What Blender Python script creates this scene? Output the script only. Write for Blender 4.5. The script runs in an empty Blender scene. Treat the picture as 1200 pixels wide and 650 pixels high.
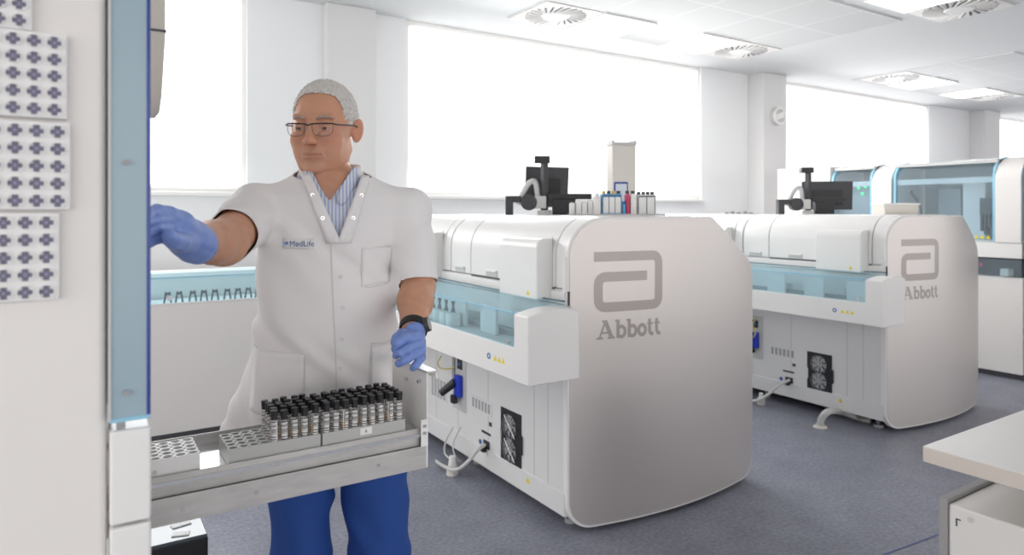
import bpy, bmesh, math, random
import numpy as np
from math import sin, cos, pi, radians, sqrt, atan2
from mathutils import Vector, Matrix
from mathutils.bvhtree import BVHTree
random.seed(7)
scene = bpy.context.scene
COL = scene.collection

# ------------------------------------------------------------------ camera, world, light, exposure
YAW = radians(32.5); FPX = 796.0; CAMH = 1.4; Y0 = 248.0
cam_d = bpy.data.cameras.new('camera'); cam = bpy.data.objects.new('camera', cam_d); COL.objects.link(cam)
cam.location = (0, 0, CAMH); cam.rotation_euler = (pi/2, 0, -YAW)
cam_d.sensor_width = 36; cam_d.lens = FPX/1200*36
cam_d.shift_y = -(325-Y0)/1200.0
cam_d.clip_start = 0.05; cam_d.clip_end = 100
cam_d.dof.use_dof = True; cam_d.dof.focus_distance = 1.85; cam_d.dof.aperture_fstop = 4.0
scene.camera = cam
scene.view_settings.view_transform = 'Standard'; scene.view_settings.look = 'None'
scene.view_settings.gamma = 1.0; scene.view_settings.use_curve_mapping = False
scene.view_settings.exposure = 0.7
world = bpy.data.worlds.new('world'); scene.world = world; world.use_nodes = True
bgn = world.node_tree.nodes['Background']; bgn.inputs[0].default_value = (1.0, 0.985, 0.97, 1); bgn.inputs[1].default_value = 1.4

def area(name, loc, rot, sx, sy, power, color=(1, 1, 1)):
    l = bpy.data.lights.new(name, 'AREA'); l.shape = 'RECTANGLE'; l.size = sx; l.size_y = sy; l.energy = power; l.color = color
    o = bpy.data.objects.new(name, l); COL.objects.link(o); o.location = loc; o.rotation_euler = rot
    return o
# daylight that comes in through the three blinded windows of the back wall
area('daylight', (4.3, 5.40, 2.15), (-radians(65), 0, 0), 3.6, 1.1, 42, (0.97, 0.99, 1.0))
area('daylight', (0.0, 5.40, 2.15), (-radians(65), 0, 0), 2.0, 1.1, 20, (0.97, 0.99, 1.0))
area('daylight', (9.5, 5.40, 2.15), (-radians(65), 0, 0), 3.6, 1.1, 42, (0.97, 0.99, 1.0))

# ------------------------------------------------------------------ helpers
FW = Vector((sin(YAW), cos(YAW), 0)); RT = Vector((cos(YAW), -sin(YAW), 0))
def at(px, py, X=None, Y=None, Z=None, d=None):
    """a photo pixel as a point of the place: on the plane X / Y / Z, or at forward distance d"""
    r = FW + RT*((px-600)/FPX) + Vector((0, 0, -(py-Y0)/FPX))
    if X is not None: d = X/r.x
    elif Y is not None: d = Y/r.y
    elif Z is not None: d = (Z-CAMH)/r.z
    p = r*d; p.z += CAMH
    return p

WM = {}
def tag(o, label=None, cat=None, group=None, kind=None):
    if label: o['label'] = label
    if cat: o['category'] = cat
    if group: o['group'] = group
    if kind: o['kind'] = kind
    return o
def thing(name, loc, label, cat, group=None, rz=0):
    o = bpy.data.objects.new(name, None); COL.objects.link(o)
    o.location = loc; o.rotation_euler = (0, 0, rz); o.empty_display_size = 0.05
    WM[o] = Matrix.Translation(Vector(loc)) @ Matrix.Rotation(rz, 4, 'Z')
    return tag(o, label, cat, group)
def children(o): return [c for c in bpy.data.objects if c.parent == o]
def copy_tree(o, parent=None):
    c = o.copy(); COL.objects.link(c)
    if parent is not None: c.parent = parent
    for ch in children(o): copy_tree(ch, c)
    return c

def mat(name, color, rough=0.5, metal=0.0, emit=None, estr=0.0, alpha=None, trans=0.0, ior=1.45, spec=None, bump=None, sss=0.0, coat=0.0):
    m = bpy.data.materials.new(name); m.use_nodes = True
    b = m.node_tree.nodes['Principled BSDF']
    b.inputs['Base Color'].default_value = (*color, 1); b.inputs['Roughness'].default_value = rough; b.inputs['Metallic'].default_value = metal
    b.inputs['IOR'].default_value = ior
    if spec is not None: b.inputs['Specular IOR Level'].default_value = spec
    if emit: b.inputs['Emission Color'].default_value = (*emit, 1); b.inputs['Emission Strength'].default_value = estr
    if trans: b.inputs['Transmission Weight'].default_value = trans
    if alpha is not None: b.inputs['Alpha'].default_value = alpha
    if coat: b.inputs['Coat Weight'].default_value = coat
    if sss:
        b.inputs['Subsurface Weight'].default_value = sss; b.inputs['Subsurface Radius'].default_value = (0.010, 0.004, 0.002); b.inputs['Subsurface Scale'].default_value = 1.0
    nt = m.node_tree
    if bump:
        sc, st, dist = bump
        tc = nt.nodes.new('ShaderNodeTexCoord'); n = nt.nodes.new('ShaderNodeTexNoise'); n.inputs['Scale'].default_value = sc; n.inputs['Detail'].default_value = 4
        bp = nt.nodes.new('ShaderNodeBump'); bp.inputs['Strength'].default_value = st; bp.inputs['Distance'].default_value = dist
        nt.links.new(tc.outputs['Object'], n.inputs['Vector']); nt.links.new(n.outputs['Fac'], bp.inputs['Height']); nt.links.new(bp.outputs['Normal'], b.inputs['Normal'])
    return m
def noise_color(m, scale, c1, c2, lo=0.35, hi=0.65, detail=6, stretch=None, coord='Object'):
    nt = m.node_tree; b = nt.nodes['Principled BSDF']
    tc = nt.nodes.new('ShaderNodeTexCoord'); n = nt.nodes.new('ShaderNodeTexNoise'); n.inputs['Scale'].default_value = scale; n.inputs['Detail'].default_value = detail
    src = tc.outputs[coord]
    if stretch:
        mp = nt.nodes.new('ShaderNodeMapping'); mp.inputs['Scale'].default_value = stretch; nt.links.new(src, mp.inputs['Vector']); src = mp.outputs['Vector']
    cr = nt.nodes.new('ShaderNodeValToRGB'); cr.color_ramp.elements[0].position = lo; cr.color_ramp.elements[1].position = hi
    cr.color_ramp.elements[0].color = (*c1, 1); cr.color_ramp.elements[1].color = (*c2, 1)
    nt.links.new(src, n.inputs['Vector']); nt.links.new(n.outputs['Fac'], cr.inputs['Fac']); nt.links.new(cr.outputs['Color'], b.inputs['Base Color'])
    return m
def glass(name, color, alpha_mix=0.5, rough=0.05):
    """thin tinted acrylic: see-through tint plus a glossy coat"""
    m = bpy.data.materials.new(name); m.use_nodes = True; nt = m.node_tree; nt.nodes.clear()
    out = nt.nodes.new('ShaderNodeOutputMaterial'); tr = nt.nodes.new('ShaderNodeBsdfTransparent'); tr.inputs[0].default_value = (*color, 1)
    pr = nt.nodes.new('ShaderNodeBsdfPrincipled'); pr.inputs['Base Color'].default_value = (*color, 1); pr.inputs['Roughness'].default_value = rough
    mx = nt.nodes.new('ShaderNodeMixShader'); mx.inputs[0].default_value = alpha_mix
    nt.links.new(tr.outputs[0], mx.inputs[1]); nt.links.new(pr.outputs[0], mx.inputs[2]); nt.links.new(mx.outputs[0], out.inputs[0])
    return m

M = dict(
    shell=mat('white_shell', (0.84, 0.825, 0.805), 0.32),
    shell2=mat('white_lacquer', (0.82, 0.785, 0.755), 0.4),
    sheet=mat('white_sheet_metal', (0.74, 0.735, 0.73), 0.45),
    seam=mat('dark_gap', (0.12, 0.12, 0.13), 0.7),
    steelgrey=mat('panel_grey', (0.64, 0.60, 0.582), 0.42, 0.7),
    mark=mat('mark_grey', (0.36, 0.325, 0.31), 0.36, 0.6),
    black=mat('black_plastic', (0.018, 0.018, 0.02), 0.4),
    dark=mat('charcoal_plastic', (0.05, 0.05, 0.055), 0.45),
    grey=mat('grey_plastic', (0.35, 0.35, 0.36), 0.5),
    lightgrey=mat('light_grey_plastic', (0.58, 0.58, 0.57), 0.5),
    rackgrey=mat('rack_grey', (0.50, 0.50, 0.485), 0.5),
    rackwhite=mat('rack_white', (0.82, 0.81, 0.80), 0.45),
    hole=mat('hole_grey', (0.20, 0.20, 0.22), 0.6),
    chrome=mat('chrome', (0.7, 0.7, 0.7), 0.2, 1.0),
    blueglass=glass('blue_tinted_acrylic', (0.74, 0.91, 0.97), 0.20),
    hoodglass=glass('hood_blue_acrylic', (0.74, 0.87, 0.94), 0.16),
    doorglass=glass('smoky_blue_acrylic', (0.42, 0.55, 0.62), 0.8, 0.22),
    edgeblue=mat('acrylic_edge_blue', (0.03, 0.06, 0.28), 0.2),
    edgedark=mat('rod_dark_blue', (0.06, 0.10, 0.15), 0.3),
    edgecyan=mat('acrylic_edge_cyan', (0.30, 0.58, 0.74), 0.25),
    yellow=mat('warning_yellow', (0.85, 0.68, 0.03), 0.5),
    blue=mat('label_blue', (0.04, 0.14, 0.42), 0.5),
    plugblue=mat('plug_blue', (0.02, 0.05, 0.55), 0.4),
    cord=mat('cord_grey', (0.62, 0.62, 0.60), 0.5),
    hose=mat('hose_grey', (0.30, 0.28, 0.27), 0.45),
    ycord=mat('cord_yellow', (0.62, 0.55, 0.20), 0.5),
    coat=mat('coat_cotton', (0.86, 0.835, 0.83), 0.85, bump=(220, 0.15, 0.001)),
    coatseam=mat('coat_seam', (0.74, 0.72, 0.715), 0.9),
    glove=mat('nitrile_blue', (0.20, 0.30, 0.66), 0.42, bump=(140, 0.35, 0.002)),
    trousers=mat('blue_cotton', (0.018, 0.07, 0.30), 0.8, bump=(90, 0.3, 0.003)),
    paper=mat('paper_white', (0.85, 0.85, 0.83), 0.6),
    print_=mat('label_print', (0.10, 0.09, 0.09), 0.6),
    paint=mat('wall_paint', (0.86, 0.865, 0.87), 0.75),
    paintgrey=mat('column_paint', (0.74, 0.73, 0.725), 0.75),
    led=mat('lamp_diffuser', (1, 1, 1), 0.5, emit=(1, 1, 0.99), estr=6.0),
    green=mat('status_green', (0.0, 0.5, 0.15), 0.4, emit=(0.05, 0.9, 0.3), estr=0.8),
    red=mat('bottle_red', (0.62, 0.03, 0.12), 0.4),
    cyan=mat('pack_blue', (0.10, 0.45, 0.80), 0.4),
    amber=mat('cap_amber', (0.80, 0.42, 0.08), 0.4),
    beige=mat('beige_shell', (0.72, 0.68, 0.62), 0.5),
    benchtop=mat('bench_laminate', (0.82, 0.79, 0.76), 0.3),
    benchedge=mat('bench_edge', (0.70, 0.63, 0.56), 0.4),
    benchgrey=mat('bench_grey_edge', (0.36, 0.35, 0.35), 0.5),
    screen=mat('tablet_screen', (0.6, 0.65, 0.72), 0.3),
    rubber=mat('strap_black', (0.01, 0.01, 0.01), 0.5),
    serum=mat('serum_amber', (0.85, 0.42, 0.06), 0.3),
)
M['steel'] = noise_color(mat('brushed_steel', (0.5, 0.49, 0.48), 0.5, 0.6), 14, (0.50, 0.485, 0.475), (0.60, 0.585, 0.57), 0.3, 0.7, stretch=(1, 1, 6))
M['traysteel'] = mat('tray_steel', (0.72, 0.73, 0.74), 0.16, 0.9)
M['skin'] = mat('skin', (0.6, 0.33, 0.24), 0.5, sss=0.12, bump=(300, 0.12, 0.001))
M['hair'] = noise_color(mat('grey_hair', (0.5, 0.47, 0.44), 0.7), 420, (0.50, 0.47, 0.44), (0.78, 0.75, 0.71), 0.25, 0.75, stretch=(1, 1, 0.35))
M['tubeglass'] = glass('tube_glass', (0.95, 0.95, 0.94), 0.15)

def vcol_material(m, attr='tint'):
    nt = m.node_tree; a = nt.nodes.new('ShaderNodeVertexColor'); a.layer_name = attr
    nt.links.new(a.outputs['Color'], nt.nodes['Principled BSDF'].inputs['Base Color'])
vcol_material(M['skin'])
def stripe_material():
    m = mat('striped_shirt', (0.7, 0.75, 0.85), 0.8); nt = m.node_tree
    tc = nt.nodes.new('ShaderNodeTexCoord'); sx = nt.nodes.new('ShaderNodeSeparateXYZ'); nt.links.new(tc.outputs['Object'], sx.inputs[0])
    w = nt.nodes.new('ShaderNodeMath'); w.operation = 'MULTIPLY'; w.inputs[1].default_value = 2*pi/0.0085; nt.links.new(sx.outputs['X'], w.inputs[0])
    s = nt.nodes.new('ShaderNodeMath'); s.operation = 'SINE'; nt.links.new(w.outputs[0], s.inputs[0])
    cr = nt.nodes.new('ShaderNodeValToRGB'); cr.color_ramp.elements[0].position = 0.1; cr.color_ramp.elements[1].position = 0.6
    cr.color_ramp.elements[0].color = (0.74, 0.76, 0.82, 1); cr.color_ramp.elements[1].color = (0.38, 0.46, 0.72, 1)
    nt.links.new(s.outputs[0], cr.inputs[0]); nt.links.new(cr.outputs[0], nt.nodes['Principled BSDF'].inputs['Base Color'])
    return m
M['shirt'] = stripe_material()
def barcode_material():
    m = mat('printed_barcode_label', (0.85, 0.85, 0.83), 0.6); nt = m.node_tree
    tc = nt.nodes.new('ShaderNodeTexCoord'); sx = nt.nodes.new('ShaderNodeSeparateXYZ'); nt.links.new(tc.outputs['Object'], sx.inputs[0])
    n = nt.nodes.new('ShaderNodeTexNoise'); n.noise_dimensions = '1D'; n.inputs['Scale'].default_value = 420; n.inputs['Detail'].default_value = 0
    nt.links.new(sx.outputs['Z'], n.inputs['W'])
    cr = nt.nodes.new('ShaderNodeValToRGB'); cr.color_ramp.interpolation = 'CONSTANT'; cr.color_ramp.elements[0].color = (0.86, 0.86, 0.84, 1); cr.color_ramp.elements[1].position = 0.52; cr.color_ramp.elements[1].color = (0.10, 0.08, 0.08, 1)
    nt.links.new(n.outputs['Fac'], cr.inputs[0]); nt.links.new(cr.outputs[0], nt.nodes['Principled BSDF'].inputs['Base Color'])
    return m
M['barcode'] = barcode_material()

ORD = ['first', 'second', 'third', 'fourth', 'fifth', 'sixth', 'seventh', 'eighth', 'ninth', 'tenth']
class MB:
    """collects shapes, then links them as ONE mesh object"""
    def __init__(s): s.bm = bmesh.new()
    def verts_faces(s, vs, fs):
        v = [s.bm.verts.new(p) for p in vs]
        for f in fs:
            try: s.bm.faces.new([v[i] for i in f])
            except ValueError: pass
        return v
    def box(s, x0, x1, y0, y1, z0, z1, mtx=None):
        vs = [Vector((x, y, z)) for z in (z0, z1) for y in (y0, y1) for x in (x0, x1)]
        if mtx: vs = [mtx @ v for v in vs]
        s.verts_faces(vs, [(0, 2, 3, 1), (4, 5, 7, 6), (0, 1, 5, 4), (2, 6, 7, 3), (0, 4, 6, 2), (1, 3, 7, 5)]); return s
    def prism(s, pts, axis, a, b):
        """outline in the plane across axis ('x': (y,z), 'y': (x,z), 'z': (x,y)) pushed from a to b"""
        def P(p, t): return {'x': (t, p[0], p[1]), 'y': (p[0], t, p[1]), 'z': (p[0], p[1], t)}[axis]
        n = len(pts); vs = [P(p, a) for p in pts]+[P(p, b) for p in pts]
        s.verts_faces(vs, [tuple(range(n)), tuple(range(2*n-1, n-1, -1))]+[(i, (i+1) % n, n+(i+1) % n, n+i) for i in range(n)]); return s
    def cyl(s, p0, p1, r0, r1=None, n=16, caps=True):
        p0 = Vector(p0); p1 = Vector(p1); r1 = r0 if r1 is None else r1
        ax = (p1-p0).normalized(); u = ax.orthogonal().normalized(); w = ax.cross(u)
        vs = [p0+(u*cos(2*pi*i/n)+w*sin(2*pi*i/n))*r0 for i in range(n)]+[p1+(u*cos(2*pi*i/n)+w*sin(2*pi*i/n))*r1 for i in range(n)]
        fs = [(i, (i+1) % n, n+(i+1) % n, n+i) for i in range(n)]
        if caps: fs += [tuple(range(n-1, -1, -1)), tuple(range(n, 2*n))]
        s.verts_faces(vs, fs); return s
    def ring(s, c, ax, ri, ro, t, n=24):
        c = Vector(c); ax = Vector(ax).normalized(); u = ax.orthogonal().normalized(); w = ax.cross(u); vs = []
        for r, h in ((ri, -t/2), (ro, -t/2), (ro, t/2), (ri, t/2)):
            vs += [c+ax*h+(u*cos(2*pi*i/n)+w*sin(2*pi*i/n))*r for i in range(n)]
        fs = [(k*n+i, k*n+(i+1) % n, ((k+1) % 4)*n+(i+1) % n, ((k+1) % 4)*n+i) for k in range(4) for i in range(n)]
        s.verts_faces(vs, fs); return s
    def tube(s, pts, r, n=8):
        pts = smooth_path(pts)
        prev = None; rings = []; u = None
        for i, p in enumerate(pts):
            t = (pts[min(i+1, len(pts)-1)]-pts[max(i-1, 0)]).normalized()
            u = t.orthogonal().normalized() if u is None else (u-t*u.dot(t)).normalized()
            w = t.cross(u); rr = r(i/(len(pts)-1)) if callable(r) else r
            rings.append([s.bm.verts.new(p+(u*cos(2*pi*k/n)+w*sin(2*pi*k/n))*rr) for k in range(n)])
        for a, b in zip(rings, rings[1:]):
            for k in range(n): s.bm.faces.new((a[k], a[(k+1) % n], b[(k+1) % n], b[k]))
        s.bm.faces.new(rings[0][::-1]); s.bm.faces.new(rings[-1]); return s
    def sphere(s, c, r, n=16, sc=(1, 1, 1)):
        g = bmesh.ops.create_uvsphere(s.bm, u_segments=n, v_segments=max(6, n//2+2), radius=r)
        for v in g['verts']: v.co = Vector((v.co.x*sc[0], v.co.y*sc[1], v.co.z*sc[2]))+Vector(c)
        return s
    def quad(s, a, b, c, d): s.verts_faces([a, b, c, d], [(0, 1, 2, 3)]); return s
    def build(s, name, m, parent=None, bevel=0.0, smooth=False, local=False, segs=2, recalc=True):
        if recalc: bmesh.ops.recalc_face_normals(s.bm, faces=s.bm.faces)
        me = bpy.data.meshes.new(name); s.bm.to_mesh(me); s.bm.free()
        return link_mesh(name, me, m, parent, bevel, smooth, local, segs)
def link_mesh(name, me, m, parent=None, bevel=0.0, smooth=False, local=False, segs=2):
    o = bpy.data.objects.new(name, me); COL.objects.link(o); me.materials.append(m)
    if parent is not None:
        o.parent = parent; W = WM[parent]; WM[o] = W
        if not local: me.transform(W.inverted())
    else: WM[o] = Matrix()
    if parent is not None and parent.parent is not None or (parent is not None and parent.type == 'MESH'): pass
    if bevel:
        b = o.modifiers.new('bevel', 'BEVEL'); b.width = bevel; b.segments = segs; b.limit_method = 'ANGLE'; b.angle_limit = radians(40)
    if smooth or bevel:
        me.polygons.foreach_set('use_smooth', [True]*len(me.polygons))
        if not smooth:
            w = o.modifiers.new('wn', 'WEIGHTED_NORMAL'); w.keep_sharp = False
    return o
def smooth_path(pts, n=8):
    pts = [Vector(p) for p in pts]
    if len(pts) < 3: return pts
    out = []; P = [pts[0]*2-pts[1]]+pts+[pts[-1]*2-pts[-2]]
    for i in range(1, len(P)-2):
        for k in range(n):
            t = k/n; a, b, c, d = P[i-1:i+3]
            out.append(0.5*((2*b)+(c-a)*t+(2*a-5*b+4*c-d)*t*t+(3*b-a-3*c+d)*t**3))
    out.append(pts[-1]); return out
def struct(o, label=None):
    o['kind'] = 'structure'
    if label: o['label'] = label
    return o
def flat_normals(o):
    for m in list(o.modifiers): o.modifiers.remove(m)
def rounded(pts, n=6):
    """polygon [(x,y,r)] with rounded corners"""
    out = []; N = len(pts)
    for i in range(N):
        p = Vector(pts[i][:2]); r = pts[i][2]
        if r <= 0: out.append(tuple(p)); continue
        a = (Vector(pts[i-1][:2])-p); b = (Vector(pts[(i+1) % N][:2])-p)
        an = a.normalized(); bn = b.normalized(); ang = an.angle(bn)
        t = min(r/math.tan(ang/2), a.length*0.49, b.length*0.49); r2 = t*math.tan(ang/2)
        c = p+(an+bn).normalized()*(r2/sin(ang/2)); s = p+an*t; e = p+bn*t
        a0 = atan2(s.y-c.y, s.x-c.x); a1 = atan2(e.y-c.y, e.x-c.x); da = (a1-a0+pi) % (2*pi)-pi
        out += [(c.x+r2*cos(a0+da*k/n), c.y+r2*sin(a0+da*k/n)) for k in range(n+1)]
    return out
def stroke2d(mb, pts, t, place, rad=0.0, n=6):
    """flat thick line through 2-D points with rounded corners; place(x,y) -> point"""
    P = [Vector(p) for p in pts]; path = [P[0]]
    for i in range(1, len(P)-1):
        if rad > 0:
            a = (P[i-1]-P[i]).normalized(); b = (P[i+1]-P[i]).normalized(); s = P[i]+a*rad; e = P[i]+b*rad
            for k in range(n+1):
                q = k/n; path.append(s*(1-q)**2+P[i]*2*q*(1-q)+e*q*q)
        else: path.append(P[i])
    path.append(P[-1])
    fine = [path[0]]
    for a, b in zip(path, path[1:]):
        k = max(1, int((b-a).length/0.03))
        fine += [a.lerp(b, (j+1)/k) for j in range(k)]
    L = []; R = []
    for i, p in enumerate(fine):
        d0 = (fine[i]-fine[i-1]).normalized() if i else (fine[1]-fine[0]).normalized()
        d1 = (fine[i+1]-fine[i]).normalized() if i < len(fine)-1 else d0
        d = (d0+d1).normalized(); nrm = Vector((-d.y, d.x)); sc = 1/max(0.5, d.dot(d0))
        L.append(mb.bm.verts.new(place(*(p+nrm*t/2*sc)))); R.append(mb.bm.verts.new(place(*(p-nrm*t/2*sc))))
    for i in range(len(fine)-1): mb.bm.faces.new((L[i], R[i], R[i+1], L[i+1]))
def text_mesh(s, size, bold=0.0, shear=0):
    c = bpy.data.curves.new('lettering', 'FONT'); c.body = s; c.size = size; c.offset = bold; c.align_x = 'CENTER'; c.align_y = 'CENTER'; c.extrude = 0.0002
    o = bpy.data.objects.new('lettering', c); COL.objects.link(o)
    bpy.context.view_layer.update()
    me = bpy.data.meshes.new_from_object(o.evaluated_get(bpy.context.evaluated_depsgraph_get()))
    bpy.data.objects.remove(o); bpy.data.curves.remove(c)
    return me

# ------------------------------------------------------------------ room
ZC = 3.1; YW = 5.55
fl = MB().box(-4, 20, -9, YW+0.2, -0.1, 0).build('floor', noise_color(mat('vinyl_floor', (0.2, 0.2, 0.26), 0.38, spec=0.35), 55, (0.205, 0.212, 0.258), (0.32, 0.33, 0.382), 0.3, 0.7, detail=10)); struct(fl)
def floor_mottle(m):
    nt = m.node_tree; b = nt.nodes['Principled BSDF']; src = b.inputs['Base Color'].links[0].from_socket
    tc = nt.nodes.new('ShaderNodeTexCoord'); n = nt.nodes.new('ShaderNodeTexNoise'); n.inputs['Scale'].default_value = 5; n.inputs['Detail'].default_value = 8
    mx = nt.nodes.new('ShaderNodeMix'); mx.data_type = 'RGBA'; mx.blend_type = 'MULTIPLY'; mx.inputs[0].default_value = 1.0
    cr = nt.nodes.new('ShaderNodeValToRGB'); cr.color_ramp.elements[0].position = 0.3; cr.color_ramp.elements[1].position = 0.7
    cr.color_ramp.elements[0].color = (0.86, 0.86, 0.88, 1); cr.color_ramp.elements[1].color = (1.08, 1.08, 1.08, 1)
    nt.links.new(tc.outputs['Object'], n.inputs['Vector']); nt.links.new(n.outputs['Fac'], cr.inputs[0])
    nt.links.new(src, mx.inputs[6]); nt.links.new(cr.outputs[0], mx.inputs[7]); nt.links.new(mx.outputs[2], b.inputs['Base Color'])
floor_mottle(fl.data.materials[0])
ce = MB().box(-4, 20, -6, YW+0.2, ZC, ZC+0.1).build('ceiling', mat('ceiling_paint', (0.70, 0.705, 0.705), 0.8)); struct(ce)
# windows: openings in the back wall
WINS = [(-1.3, 1.10), (2.43, 6.18), (7.52, 11.4), (13.6, 17.5)]
SILL = 1.55
w = MB(); w.box(-4, 20, YW, YW+0.2, 0, SILL)
xs = [-4]+[v for a in WINS for v in a]+[20]
for i in range(0, len(xs), 2): w.box(xs[i], xs[i+1], YW, YW+0.2, SILL, ZC)
struct(w.build('wall_back', M['paint']))
BLIND = mat('lit_blind', (0.9, 0.9, 0.9), 0.8, emit=(1.0, 1.0, 1.0), estr=1.0)
def blind_tex(m):
    nt = m.node_tree; b = nt.nodes['Principled BSDF']; tc = nt.nodes.new('ShaderNodeTexCoord'); n = nt.nodes.new('ShaderNodeTexNoise'); n.inputs['Scale'].default_value = 0.9; n.inputs['Detail'].default_value = 1
    cr = nt.nodes.new('ShaderNodeValToRGB'); cr.color_ramp.elements[0].position = 0.35; cr.color_ramp.elements[1].position = 0.6
    cr.color_ramp.elements[0].color = (0.93, 0.96, 0.97, 1); cr.color_ramp.elements[1].color = (1, 1, 1, 1)
    nt.links.new(tc.outputs['Object'], n.inputs['Vector']); nt.links.new(n.outputs['Fac'], cr.inputs[0]); nt.links.new(cr.outputs[0], b.inputs['Emission Color'])
blind_tex(BLIND)
MULL = [[0.0], [3.55, 4.72], [8.9, 10.2], [15, 16.3]]
for i, (a, b) in enumerate(WINS):
    f = MB(); f.box(a, b, YW+0.03, YW+0.08, SILL, SILL+0.05); f.box(a, b, YW+0.03, YW+0.08, ZC-0.05, ZC-0.002)
    f.box(a, a+0.04, YW+0.03, YW+0.08, SILL+0.05, ZC-0.05); f.box(b-0.04, b, YW+0.03, YW+0.08, SILL+0.05, ZC-0.05)
    fo = struct(f.build('window_%d' % (i+1), M['shell']))
    MB().box(a-0.03, b+0.03, YW-0.04, YW+0.03, SILL-0.035, SILL).build('window_sill', M['shell'], fo, bevel=0.005)
    cuts = [a+0.045]+MULL[i]+[b-0.045]
    for c0, c1 in zip(cuts, cuts[1:]):
        MB().box(c0+0.008, c1-0.008, YW+0.012, YW+0.016, SILL+0.055, ZC-0.055).build('roller_blind', BLIND, fo)
for i, (x0, x1, yf) in enumerate([(1.69, 2.11, 5.44), (7.02, 7.46, 5.32), (12.75, 13.3, 5.32)]):
    struct(MB().box(x0, x1, yf, YW, 0, ZC-0.002).build('trim_%d' % (i+1), M['paintgrey'], bevel=0.004), 'square structural column in front of the window wall')

# ceiling tile fields
def tile_material():
    m = mat('ceiling_tiles', (0.62, 0.62, 0.615), 0.8); nt = m.node_tree
    tc = nt.nodes.new('ShaderNodeTexCoord'); br = nt.nodes.new('ShaderNodeTexBrick'); br.offset = 0; br.inputs['Scale'].default_value = 1
    br.inputs['Brick Width'].default_value = 0.6; br.inputs['Row Height'].default_value = 0.6; br.inputs['Mortar Size'].default_value = 0.008
    br.inputs['Color1'].default_value = (0.64, 0.64, 0.635, 1); br.inputs['Color2'].default_value = (0.61, 0.61, 0.605, 1); br.inputs['Mortar'].default_value = (0.76, 0.76, 0.76, 1)
    nt.links.new(tc.outputs['Object'], br.inputs['Vector']); nt.links.new(br.outputs['Color'], nt.nodes['Principled BSDF'].inputs['Base Color'])
    return m
TM = tile_material()
for i, (x0, y0, nx, ny) in enumerate([(3.15, 3.22, 5, 3), (3.46, 1.26, 5, 3), (8.37, 3.22, 5, 3), (8.7, 1.26, 5, 3)]):
    o = MB().box(0, nx*0.6, 0, ny*0.6, 0, 0.02).build('trim_%d' % (i+4), TM); o.location = (x0, y0, ZC-0.012); struct(o, 'field of square ceiling tiles')

def ceiling_light(x, y, label):
    r = thing('ceiling_light', (x, y, ZC-0.03), label, 'ceiling light')
    f = MB(); a = 0.3
    f.box(x-a, x+a, y-a, y-a+0.02, ZC-0.03, ZC-0.014); f.box(x-a, x+a, y+a-0.02, y+a, ZC-0.03, ZC-0.014)
    f.box(x-a, x-a+0.02, y-a+0.02, y+a-0.02, ZC-0.03, ZC-0.014); f.box(x+a-0.02, x+a, y-a+0.02, y+a-0.02, ZC-0.03, ZC-0.014)
    f.build('frame', M['shell'], r)
    MB().box(x-a+0.02, x+a-0.02, y-a+0.02, y+a-0.02, ZC-0.026, ZC-0.016).build('diffuser', M['led'], r)
def ceiling_vent(x, y, label):
    r = thing('ceiling_vent', (x, y, ZC-0.03), label, 'ceiling vent')
    z1 = ZC-0.013; z0 = ZC-0.022
    MB().box(x-0.29, x+0.29, y-0.29, y+0.29, z0, z1).build('plate', M['shell2'], r, bevel=0.004)
    s = MB()
    for k in range(24):
        a = 2*pi*k/24; mt = Matrix.Translation((x, y, 0)) @ Matrix.Rotation(a, 4, 'Z') @ Matrix.Translation((0.195, 0, 0)) @ Matrix.Rotation(0.35, 4, 'Z')
        s.box(-0.075, 0.075, -0.009, 0.009, z0-0.002, z0+0.001, mt)
    s.build('slots', M['seam'], r)
    f = MB()
    for k in range(24):
        a = 2*pi*(k+0.3)/24; mt = Matrix.Translation((x, y, 0)) @ Matrix.Rotation(a, 4, 'Z') @ Matrix.Translation((0.195, 0, 0)) @ Matrix.Rotation(0.35, 4, 'Z')
        f.box(-0.075, 0.075, -0.003, 0.003, z0-0.012, z0, mt)
    f.build('guide_vanes', M['shell'], r)
    MB().cyl((x, y, z0-0.012), (x, y, z0), 0.105, 0.115, n=32).build('hub', M['shell'], r, smooth=False)
gx = 3.15; gy = 4.72
ceiling_vent(gx+0.3, gy, 'round swirl air vent in the ceiling, leftmost one near the big window')
ceiling_light(gx+0.9, gy, 'square ceiling light panel right beside the leftmost swirl vent')
ceiling_light(gx+2.1, gy, 'square ceiling light panel by the big window head, left of a swirl vent')
ceiling_vent(gx+2.7, gy, 'swirl air vent at the right end of the big window row of lights')
ceiling_light(5.56, 2.76, 'square ceiling light cut by the top edge of the photo, nearest the viewer')
ceiling_vent(6.16, 2.76, 'swirl air vent at the top edge of the photo, nearest the viewer')
gx = 8.37; gy = 4.62
ceiling_vent(gx+0.3, gy, 'swirl air vent just right of the grey column with the round speaker')
ceiling_light(gx+0.95, gy, 'far ceiling light panel beside the swirl vent right of the column')
ceiling_light(gx+2.3, gy, 'farthest ceiling light panel at the right edge of the photo')
ceiling_vent(gx+2.9, gy, 'farthest swirl air vent at the right edge of the photo')

r = thing('wall_speaker', (7.24, 5.30, 1.4+at(911, 136, Y=5.3).z-1.4), 'round white wall speaker high on the grey column', 'speaker')
c = at(911, 136, Y=5.3)
MB().cyl((c.x, 5.32, c.z), (c.x, 5.27, c.z), 0.115, 0.105, n=32).build('housing', M['lightgrey'], r)
MB().ring((c.x, 5.265, c.z), (0, 1, 0), 0.085, 0.108, 0.02, 32).build('rim', M['shell'], r)
MB().prism([(c.x-0.08, c.z+0.01), (c.x+0.06, c.z+0.06), (c.x+0.085, c.z-0.01), (c.x-0.06, c.z-0.055)], 'y', 5.255, 5.275).build('front_bar', M['shell'], r)

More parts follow.
